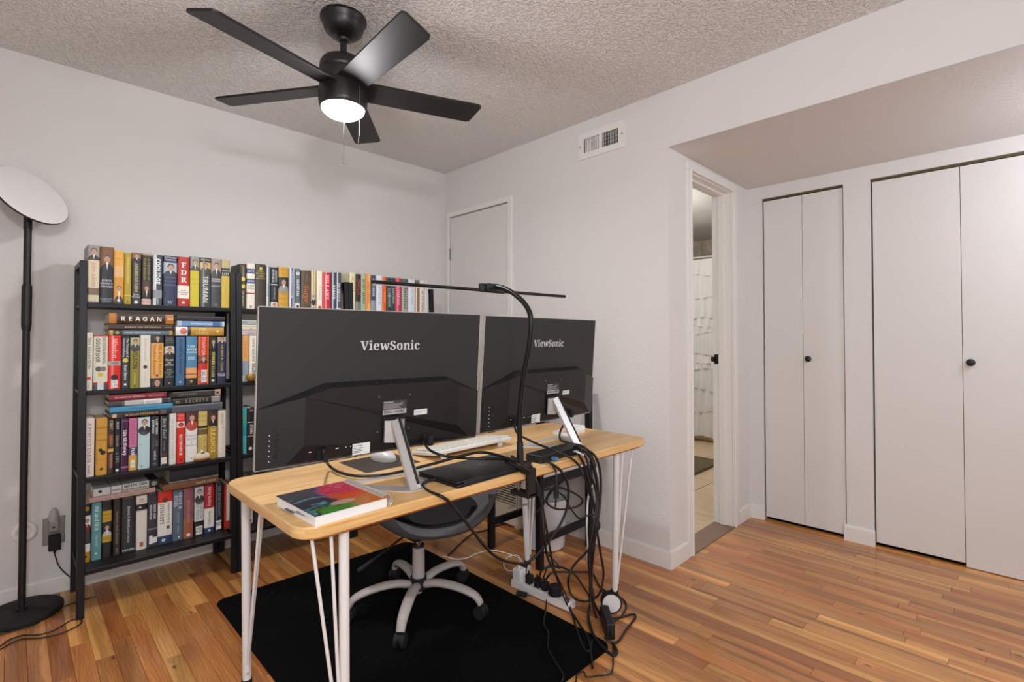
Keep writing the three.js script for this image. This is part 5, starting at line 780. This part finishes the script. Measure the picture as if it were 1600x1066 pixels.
// ------------------------------------------------------------ things on the desk
{
  const cover = dataTex(256, 256, (x, y, c) => {       // poured-paint cover print
    const u = x / 256, v = y / 256, wx = u + 0.25 * (vn(u * 4, v * 4, 99, 99, 101) - 0.5), wy = v + 0.25 * (vn(u * 4, v * 4, 99, 99, 102) - 0.5);
    const sw = vn(wx * 5 + 3 * vn(u * 9, v * 9, 99, 99, 103), wy * 14, 99, 99, 104), f = vn(wx * 22, wy * 46, 99, 99, 105);
    let col = [38, 40, 52]; const m = (a, t) => { col = col.map((q, i) => mix(q, a[i], clamp(t))); };
    m([62, 66, 84], f * 0.5);
    m([110, 60, 130], sstep(0.34, 0.46, wx - 0.16 * (1 - wy)) * 0.9);
    m([216, 42, 78], sstep(0.42, 0.52, wx - 0.1 * (1 - wy)) * 0.95); m([232, 150, 160], sstep(0.62, 0.8, f) * sstep(0.45, 0.6, wx) * sstep(0.4, 0.7, v) * 0.6);
    m([222, 84, 30], sstep(0.5, 0.62, wx) * sstep(0.62, 0.38, wy)); m([196, 116, 30], sstep(0.35, 0.2, wy) * sstep(0.35, 0.55, wx) * 0.9);
    m([90, 150, 170], sstep(0.35, 0.12, Math.abs(u - 0.24)) * sstep(0.5, 0.25, Math.abs(v - 0.3)) * sstep(0.45, 0.7, sw));
    m([72, 140, 44], sstep(0.3, 0.1, v + 0.1 * (f - 0.5)) * sstep(0.02, 0.16, u) * sstep(0.75, 0.4, u));
    const e = Math.hypot((u - 0.5) / 0.17, (v - 0.24) / 0.07); m([206, 160, 150], e < 1 ? 0.85 + 0.15 * f : 0);
    c[0] = col[0]; c[1] = col[1]; c[2] = col[2];
  }, true);
  const t = thing('spiral_notebook', 'thick spiral notebook with swirling red and black cover', 'notebook', [-1.757, DY, 1.853], 0.03);
  const x0 = -0.098, x1 = 0.092, z0 = -0.108, z1 = 0.108;
  const pg = part('pages', bx(x0 + 0.002, x1 - 0.004, 0.0015, 0.026, z0 + 0.002, z1 - 0.002), M.pageWhite, t);
  for (let i = 0; i < 6; i++) part('divider', bx(x0 - 0.003 - 0.001 * (i % 3), x0 + 0.02, 0.003 + i * 0.0038, 0.0036 + i * 0.0038, z0 + 0.003 + 0.03 * i, z0 + 0.05 + 0.03 * i), std(['#8c8c92', '#d7d3d0', '#5b5d68', '#c7b7b0', '#9a9aa4', '#e2e2e0'][i], 0.7), pg);
  part('back_cover', bx(x0, x1, 0, 0.0014, z0, z1), M.white, t);
  const cg = new THREE.BoxGeometry(x1 - x0, 0.0012, z1 - z0).translate((x0 + x1) / 2, 0.027, 0), uv = cg.attributes.uv, cp = cg.attributes.position;
  for (let i = 0; i < uv.count; i++) uv.setXY(i, (cp.getX(i) - x0) / (x1 - x0), (z1 - cp.getZ(i)) / (z1 - z0));
  part('front_cover', cg, std('#ffffff', 0.25, { map: cover }), t);
  const hel = []; const turns = 30; for (let i = 0; i <= turns * 12; i++) { const a = i / 12 * Math.PI * 2; hel.push([x1 + 0.0 + 0.0165 * Math.cos(a), 0.0165 + 0.0155 * Math.sin(a), z0 + 0.006 + (z1 - z0 - 0.012) * i / (turns * 12)]); }
  part('spiral_wire', tube(hel, 0.0015, turns * 14, 5), std('#d2d0cc', 0.3, { metalness: 0.7 }), t);
}
single('mouse_pad', boxUV(extrude(roundedRect(-1.545, -1.34, -1.637, -1.44, 0.012), 0.003, 0.0006).rotateX(-Math.PI / 2).translate(0, DY + 0.0006, 0)), std('#3f382f', 0.9), 'dark brown mouse pad under the white mouse', 'mouse pad');
{
  const t = thing('mouse', 'white computer mouse on the dark mouse pad', 'mouse', [-1.417, DY + 0.0042, 1.52], 0.15);
  const g = new THREE.SphereGeometry(1, 32, 20, 0, Math.PI * 2, 0, Math.PI / 2), p = g.attributes.position;
  for (let i = 0; i < p.count; i++) { const x = p.getX(i), y = p.getY(i), z = p.getZ(i); p.setXYZ(i, x * 0.033 * (1 - 0.08 * z), 0.006 + Math.pow(y, 0.8) * 0.03 * (1 - 0.18 * z * z - 0.12 * z), z * 0.056); }
  g.computeVertexNormals();
  part('shell', [g, lathe([[0, 0], [0.96, 0], [1, 0.0015], [1, 0.006]], 32).scale(0.033, 1, 0.056)], M.whitePlastic, t);
  part('scroll_wheel', new THREE.CylinderGeometry(0.008, 0.008, 0.006, 16).rotateZ(Math.PI / 2).translate(0, 0.0315, -0.026), M.greyPlastic, t);
  part('button_seam', bx(-0.0004, 0.0004, 0.03, 0.0335, -0.02, -0.006), M.dark, t);
}
{
  const t = thing('keyboard', 'white keyboard propped on its feet behind the laptop', 'keyboard', [-1.115, DY, 1.59], 0.03);
  const tilt = new THREE.Matrix4().makeRotationX(-0.13).setPosition(0, 0.017, 0), T = g => g.applyMatrix4(tilt);
  part('case', T(rbx(-0.19, 0.19, -0.004, 0.01, -0.072, 0.072, 0.006, 3)), M.whitePlastic, t);
  const kg = new RoundedBoxGeometry(0.0165, 0.007, 0.0165, 1, 0.002), km = std('#e2e0d4', 0.5);
  for (let r = 0; r < 6; r++) for (let i = 0; i < 19; i++) {
    if (r === 0 && i > 4 && i < 11) { if (i === 5) part('key', T(new RoundedBoxGeometry(0.11, 0.007, 0.0165, 1, 0.002).translate(-0.02, 0.0125, -0.055)), km, t); continue; }
    part('key', T(kg.clone().translate(-0.177 + i * 0.01965, 0.0125, -0.055 + r * 0.0215)), km, t);
  }
  for (const x of [-0.14, 0.14]) part('foot', rbx(x - 0.012, x + 0.012, 0, 0.022, 0.048, 0.056, 0.002), M.whitePlastic, t);
}
{
  const t = thing('laptop', 'closed black laptop lying on the near desk edge', 'laptop', [-1.286, DY, 1.866], 0.04);
  part('body', rbx(-0.162, 0.162, 0.0015, 0.013, -0.092, 0.092, 0.005, 3), M.black, t);
  part('lid', rbx(-0.162, 0.162, 0.0137, 0.0205, -0.092, 0.088, 0.003, 3), std('#1d1c19', 0.32, { metalness: 0.2 }), t);
  part('hinge_bar', rbx(-0.14, 0.14, 0.004, 0.018, 0.086, 0.0945, 0.003), std('#2c2e31', 0.35, { metalness: 0.4 }), t);
  part('vent_slot', bx(-0.07, 0.05, 0.007, 0.0115, 0.094, 0.0952), M.dark, t);
  part('logo_ring', new THREE.TorusGeometry(0.011, 0.001, 8, 32).rotateX(Math.PI / 2).scale(1.2, 0.4, 1).translate(0.03, 0.0206, -0.01), M.greyPlastic, t);
  for (const x of [-0.155, 0.155]) part('corner_foot', rbx(x - 0.006, x + 0.006, 0, 0.003, 0.07, 0.088, 0.001), M.rubber, t);
  for (const z of [0.04, 0.062]) part('port', bx(-0.1626, -0.16, 0.005, 0.009, z, z + 0.012), M.dark, t);
}
{
  const t = thing('docking_station', 'flat black docking station crowded with plugs beside lamp clamp', 'dock', [-0.955, DY, 1.903], 0.06);
  part('case', rbx(-0.12, 0.12, 0.002, 0.03, -0.034, 0.034, 0.004, 3), M.black, t);
  part('seam', bx(-0.118, 0.118, 0.0165, 0.0178, 0.0335, 0.0345), M.dark, t);
  for (const [x, m] of [[-0.06, M.bluePlug], [0.03, M.rubber], [0.052, M.rubber], [0.074, M.whitePlastic], [0.098, M.rubber]]) part('plug', rbx(x - 0.007, x + 0.007, 0.009, 0.019, 0.034, 0.058, 0.002), m, t);
  single('red_eraser', rbx(-1.13, -1.105, DY, DY + 0.008, 1.81, 1.825, 0.002), std('#c4443c', 0.6), 'small red block behind the lamp post on desk', 'eraser');
}
{
  const t = thing('phone_stand', 'white U-shaped phone stand at the far desk end', 'stand', [-0.565, DY, 1.655], 0.1);
  part('base', extrude(roundedRect(-0.075, 0.075, -0.045, 0.045, 0.02), 0.01, 0.002, [roundedRect(-0.056, 0.056, -0.024, 0.04, 0.01)]).rotateX(-Math.PI / 2).translate(0, 0.002, 0), M.whitePlastic, t);
  part('upright', rbx(0.06, 0.075, 0.0, 0.032, -0.04, 0.04, 0.005, 3), M.whitePlastic, t);
}
// ------------------------------------------------------------ clamp lamp with gooseneck
{
  const t = thing('clamp_lamp', 'black gooseneck clamp lamp with long thin light bar', 'lamp'), X0 = -1.165;
  part('gooseneck', tube([[X0, DY + 0.02, 1.936], [X0, 0.81, 1.934], [X0, 0.9, 1.934], [X0, 1.018, 1.95], [X0, 1.123, 1.976], [X0, 1.206, 1.984], [X0 + 0.002, 1.255, 1.957], [X0 + 0.006, 1.296, 1.897], [X0 + 0.01, 1.318, 1.84], [X0 + 0.012, 1.324, 1.806]], 0.0085, 90, 14), std('#1c1b18', 0.4, { metalness: 0.5 }), t);
  part('socket', rod([X0, DY + 0.008, 1.936], [X0, DY + 0.09, 1.935], 0.0115, 0.0105), M.black, t);
  part('clamp', [rbx(X0 - 0.028, X0 + 0.022, DY, DY + 0.012, 1.9, 1.986, 0.002), rbx(X0 - 0.012, X0 + 0.022, DY - 0.075, DY + 0.01, 1.97, 1.986, 0.002), rbx(X0 - 0.014, X0 + 0.022, DY - 0.08, DY - 0.066, 1.905, 1.986, 0.002)], M.black, t);
  const s = part('screw', rod([X0 + 0.003, DY - 0.125, 1.925], [X0 + 0.003, DY - 0.034, 1.925], 0.0045), M.steel, t);
  part('handle', rod([X0 - 0.03, DY - 0.122, 1.912], [X0 + 0.034, DY - 0.118, 1.935], 0.0028), M.steel, s);
  const hd = part('head', [rbx(X0 - 0.052, X0 + 0.06, 1.303, 1.333, 1.788, 1.802, 0.003), rbx(X0 - 0.03, X0 + 0.028, 1.307, 1.334, 1.8, 1.812, 0.003)], M.black, t);
  part('light_bar', [rod([-1.62, 1.306, 1.796], [-0.765, 1.314, 1.796], 0.0055)], M.blackMetal, t);
  part('diffuser', rod([-1.61, 1.3025, 1.7925], [-0.775, 1.3105, 1.7925], 0.0042), M.white, t);
}
// ------------------------------------------------------------ chair and mat
single('chair_mat', (() => { const g = extrude(roundedRect(-1.7, -0.735, -2.0, -0.62, 0.05, 8), 0.003, 0.0008).rotateX(-Math.PI / 2).translate(0, 0.0008, 0); const p = g.attributes.position; for (let i = 0; i < p.count; i++) { const z = p.getZ(i), x = p.getX(i); if (z < 0.75) p.setX(i, x + 0); p.setZ(i, z + (x + 1.2) * 0.04 * (z < 1.3 ? 1 : 0)); } return boxUV(g, 0.7); })(), M.mat, 'black carpet mat on the floor under the chair', 'mat');
{
  const t = thing('office_chair', 'grey swivel chair with five wheeled legs pushed under desk', 'chair', [-1.095, 0.004, 1.262]);
  const feet = [[-1.308, 1.457], [-0.959, 1.524], [-0.785, 1.212], [-1.033, 0.966], [-1.391, 1.141]];
  for (let k = 0; k < 5; k++) {
    const a = Math.atan2(feet[k][1] - 1.262, feet[k][0] + 1.095), c = Math.cos(a), s = Math.sin(a), R = 0.285, P = (r, y) => [c * r, y, s * r];
    const curve = new THREE.CatmullRomCurve3([P(0.03, 0.1), P(0.09, 0.113), P(0.16, 0.112), P(0.225, 0.1), P(0.265, 0.083), P(R, 0.056)].map(V3));
    const n = 22, m = 14, pos = [], idx = [];
    for (let i = 0; i <= n; i++) { const f = i / n, p = curve.getPoint(f), tg = curve.getTangent(f), side = new THREE.Vector3(-s, 0, c), up = side.clone().cross(tg).normalize(), w = mix(0.02, 0.0165, f) + 0.004 * Math.sin(f * Math.PI), hh = mix(0.016, 0.012, f);
      for (let j = 0; j < m; j++) { const b = j / m * Math.PI * 2; const q = p.clone().addScaledVector(side, w * Math.cos(b)).addScaledVector(up, hh * Math.sin(b)); pos.push(q.x, q.y, q.z); } }
    for (let i = 0; i < n; i++) for (let j = 0; j < m; j++) { const j2 = (j + 1) % m; idx.push(i * m + j, (i + 1) * m + j, i * m + j2, i * m + j2, (i + 1) * m + j, (i + 1) * m + j2); }
    for (const e of [0, n]) { const ci = pos.length / 3, p = curve.getPoint(e / n); pos.push(p.x, p.y, p.z); for (let j = 0; j < m; j++) idx.push(ci, e * m + j, e * m + (j + 1) % m); }
    const g = new THREE.BufferGeometry(); g.setAttribute('position', new THREE.Float32BufferAttribute(pos, 3)); g.setIndex(idx); g.computeVertexNormals();
    const leg = part('leg', g, M.chairBase, t);
    const yaw = a + [0.1, 0.25, 1.1, 0.9, 0.6][k], wx = -Math.sin(yaw), wz = Math.cos(yaw), at = (o, y) => [c * R + wx * o, y, s * R + wz * o];
    part('caster', [rod(at(-0.02, 0.026), at(-0.007, 0.026), 0.026, 0.026, 24), rod(at(0.007, 0.026), at(0.02, 0.026), 0.026, 0.026, 24), rod(at(-0.012, 0.032), at(0.012, 0.032), 0.02, 0.02, 16), rod(at(0, 0.03), at(0, 0.062), 0.007)], M.rubber, leg);
  }
  part('hub', [rod([0, 0.08, 0], [0, 0.128, 0], 0.036, 0.034, 28)], M.rubber, t);
  part('column', [rod([0, 0.12, 0], [0, 0.255, 0], 0.0265, 0.025, 28), rod([0, 0.06, 0], [0, 0.082, 0], 0.014)], M.chairBase, t);
  part('collar', rod([0, 0.254, 0], [0, 0.266, 0], 0.0255, 0.024, 24), M.black, t);
  part('gas_lift', rod([0, 0.25, 0], [0, 0.32, 0], 0.0135), M.chrome, t);
  part('tilt_mechanism', rbx(-0.06, 0.11, 0.3, 0.33, -0.06, 0.06, 0.008, 3), M.black, t);
  const lev = part('height_lever', rod([-0.03, 0.305, -0.04], [-0.235, 0.235, -0.03], 0.0045), M.black, t); part('lever_grip', rod([-0.2, 0.247, -0.032], [-0.265, 0.225, -0.028], 0.007, 0.009), M.rubber, lev);
  const turn = new THREE.Matrix4().makeRotationY(-0.35).setPosition(0.085, 0, -0.03), T = g => g.applyMatrix4(turn);
  const surf = (fn, nu = 40, nv = 30) => { const pos = [], idx = []; for (let i = 0; i <= nu; i++) for (let j = 0; j <= nv; j++) pos.push(...fn(i / nu * 2 - 1, j / nv * 2 - 1)); for (let i = 0; i < nu; i++) for (let j = 0; j < nv; j++) { const a = i * (nv + 1) + j; idx.push(a, a + 1, a + nv + 1, a + 1, a + nv + 2, a + nv + 1); } const g = new THREE.BufferGeometry(); g.setAttribute('position', new THREE.Float32BufferAttribute(pos, 3)); g.setIndex(idx); g.computeVertexNormals(); return g; };
  const sq = (u, v) => { const k = 1 - 0.16 * u * u * v * v * 2; return [u * k, v * k]; };       // disc-like outline
  const seatY = (u, v) => 0.335 + 0.115 * Math.pow(Math.abs(u), 2.4) + 0.02 * v * v;
  const bot = surf((u, v) => { const [a, b] = sq(u, v); return [a * 0.305, seatY(u, v) - 0.032 * (1 - Math.pow(Math.max(Math.abs(u), Math.abs(v)), 6)), b * 0.24]; });
  const topS = surf((u, v) => { const [a, b] = sq(u, v); return [a * 0.305, seatY(u, v) + 0.026 * (1 - Math.pow(Math.max(Math.abs(u), Math.abs(v)), 6)), b * 0.24]; });
  part('seat', T(merge([bot, topS])), new THREE.MeshStandardMaterial({ color: '#58595c', roughness: 0.8, bumpMap: feltBump, bumpScale: 0.0005, side: THREE.DoubleSide }), t);
  part('seat_cushion', T(surf((u, v) => { const [a, b] = sq(u, v); return [a * 0.2, seatY(u * 0.62, v) + 0.03 + 0.012 * (1 - u * u) * (1 - v * v), b * 0.19]; })), M.cushion, t);
  const back = surf((u, v) => { const a = u * 0.62; return [Math.sin(a) * 0.36, 0.46 + 0.12 * (v + 1) + 0.012 * (1 - u * u), -0.23 - 0.05 * (v + 1) + 0.36 * (1 - Math.cos(a)) * 0.8]; });
  const back2 = surf((u, v) => { const a = u * 0.62, k = 0.03 * (1 - Math.pow(Math.max(Math.abs(u), Math.abs(v)), 6)); return [Math.sin(a) * 0.36, 0.46 + 0.12 * (v + 1) + 0.012 * (1 - u * u), -0.23 - 0.05 * (v + 1) - k + 0.36 * (1 - Math.cos(a)) * 0.8]; });
  part('backrest', T(merge([back, back2])), M.chairGrey, t);
  part('back_bracket', T(merge([bar([-0.05, 0.33, -0.18], [-0.05, 0.5, -0.27], 0.03, 0.01), bar([0.05, 0.33, -0.18], [0.05, 0.5, -0.27], 0.03, 0.01)])), M.black, t);
}
// ------------------------------------------------------------ black stand by the wall and what is on it
{
  const t = thing('metal_stand', 'low black metal stand between desk and vent wall', 'stand'), xs = [-0.465, -0.06], zs = [1.033, 1.388];
  for (const x of xs) for (const z of zs) part('post', rbx(x - 0.016, x + 0.016, 0, 0.87, z - 0.016, z + 0.016, 0.003, 1), M.blackMetal, t);
  for (const z of zs) { part('lower_bar', rbx(xs[0], xs[1], 0.122, 0.158, z - 0.012, z + 0.012, 0.003, 1), M.blackMetal, t); part('upper_bar', rbx(xs[0], xs[1], 0.4, 0.45, z - 0.014, z + 0.014, 0.003, 1), M.blackMetal, t); part('top_bar', rbx(xs[0], xs[1], 0.83, 0.87, z - 0.014, z + 0.014, 0.003, 1), M.blackMetal, t); }
  for (const x of xs) { part('upper_bar', rbx(x - 0.014, x + 0.014, 0.4, 0.45, zs[0], zs[1], 0.003, 1), M.blackMetal, t); part('top_bar', rbx(x - 0.014, x + 0.014, 0.83, 0.87, zs[0], zs[1], 0.003, 1), M.blackMetal, t); }
  part('board', rbx(xs[0] + 0.01, xs[1] - 0.01, 0.45, 0.462, zs[0] - 0.01, zs[1] + 0.016, 0.002, 1), M.white, t, 'white board on the stand');
  const pr = thing('printer', 'white printer on the black stand behind the right monitor', 'printer', [-0.26, 0.462, 1.21]);
  part('body', rbx(-0.17, 0.17, 0, 0.17, -0.15, 0.15, 0.02, 4), M.whitePlastic, pr); part('paper_tray', rbx(-0.2, -0.1, 0.03, 0.045, -0.11, 0.11, 0.004), M.black, pr); part('control_panel', rbx(-0.172, -0.15, 0.1, 0.15, -0.1, 0.1, 0.004), M.blackGloss, pr);
  const h = thing('space_heater', 'beige floor heater with slanted louvres against the wall', 'heater', [-0.115, 0, 0.79]);
  part('case', rbx(-0.07, 0.09, 0.012, 0.36, -0.2, 0.2, 0.012, 3), M.beige, h);
  for (let i = 0; i < 12; i++) part('louvre', new THREE.BoxGeometry(0.012, 0.004, 0.3).rotateZ(0.5).translate(-0.072, 0.15 + i * 0.015, 0), std('#b9b09b', 0.5), h);
  for (let i = 0; i < 12; i++) part('slot', bx(-0.0712, -0.068, 0.154 + i * 0.015, 0.161 + i * 0.015, -0.15, 0.15), M.dark, h);
  for (const z of [-0.15, 0.15]) part('foot', rbx(-0.06, 0.08, 0, 0.014, z - 0.02, z + 0.02, 0.003), M.beige, h);
  const b = thing('waste_bin', 'rounded white plastic bin standing inside the black stand', 'bin', [-0.23, 0, 1.215]);
  part('shell', [lathe([[0, 0.004], [0.1, 0.004], [0.108, 0.012], [0.125, 0.26], [0.129, 0.266], [0.129, 0.272], [0.121, 0.268], [0.105, 0.02], [0, 0.016]], 40)], std('#d7d8d9', 0.4), b);
  part('rim', new THREE.TorusGeometry(0.127, 0.004, 8, 40).rotateX(Math.PI / 2).translate(0, 0.27, 0), M.white, b);
}
// ------------------------------------------------------------ cables and power gear
for (const [label, r, m, pts] of CABLES) single(m === 'w' ? 'white_cable' : 'black_cable', tube(pts, r, pts.length * 9, 8), m === 'w' ? M.cableW : M.cableK, label, 'cable', m === 'w' ? undefined : 'black cables on and below the desk');
{
  const t = thing('power_strip', 'white power strip on the floor full of black plugs', 'power strip', [-0.655, 0, 1.57], 0.06);
  part('body', rbx(-0.027, 0.027, 0.001, 0.036, -0.16, 0.165, 0.005, 3), M.whitePlastic, t);
  part('switch', rbx(-0.012, 0.012, 0.036, 0.04, 0.13, 0.15, 0.001), std('#b7564a', 0.5), t);
  const plug = (name, label, z, w, h, mat) => { const p = thing(name, label, 'plug', [-0.655 + 0.06 * z, 0.036, 1.57 + z], 0.06); part('body', rbx(-w, w, 0, h, -w * 1.05, w * 1.05, 0.004, 3), mat, p); part('strain_relief', rod([0, h - 0.004, 0], [-0.006, h + 0.016, 0], 0.006, 0.0045, 10), mat, p); };
  plug('power_plug', 'white square adapter at the wall end of the power strip', -0.13, 0.022, 0.05, M.whitePlastic);
  plug('power_plug', 'small black plug, first after the white adapter on strip', -0.07, 0.014, 0.04, M.rubber);
  plug('power_plug', 'small black plug in the middle of the power strip', -0.02, 0.014, 0.04, M.rubber);
  plug('power_plug', 'small black plug just before the round adapter', 0.02, 0.014, 0.036, M.rubber);
  const rd = thing('power_plug', 'large round black adapter at the near end of power strip', 'plug', [-0.65, 0.036, 1.645]); part('body', rod([0, 0, 0], [0, 0.036, 0], 0.031, 0.028, 28), M.rubber, rd); part('ring', new THREE.TorusGeometry(0.024, 0.002, 8, 28).rotateX(Math.PI / 2).translate(0, 0.036, 0), M.black, rd);
  const br = thing('power_brick', 'black power brick lying among the tangled cables', 'power brick', [-0.665, 0.0, 1.925], 2.36);
  part('case', rbx(-0.018, 0.018, 0.002, 0.064, -0.07, 0.07, 0.007, 3), M.black, br); part('seam', rbx(-0.0008, 0.0008, 0.0018, 0.0643, -0.0704, 0.0704, 0.0005, 1), M.dark, br); part('strain_relief', rod([0, 0.03, -0.068], [0, 0.03, -0.092], 0.007, 0.005, 12), M.rubber, br);
  single('cable_tie', new THREE.SphereGeometry(0.017, 20, 14).scale(1, 1.3, 1).translate(-0.85, 0.479, 2.005), M.rubber, 'black hook-and-loop tie gathering the cable bundle', 'cable tie');
  const ip = thing('inline_plug', 'small black inline plug hanging at the desk edge', 'plug', [-1.044, 0.635, 1.985]); part('body', rod([0, -0.02, 0], [0, 0.02, 0], 0.009, 0.009, 16), M.rubber, ip); part('neck', rod([0, 0.02, 0], [0, 0.038, 0], 0.007, 0.004, 14), M.rubber, ip);
  const ad = thing('loose_adapter', 'small black cable end resting against the power strip', 'plug', [-0.72, 0.012, 1.51], 0.5); part('body', rbx(-0.011, 0.011, -0.008, 0.008, -0.024, 0.024, 0.003), M.rubber, ad); part('tip', bx(-0.006, 0.006, -0.003, 0.003, 0.024, 0.034), M.steel, ad);
}
scene.traverse(o => { if (o.isMesh) { o.castShadow = true; o.receiveShadow = true; } });
renderer.render(scene, camera);
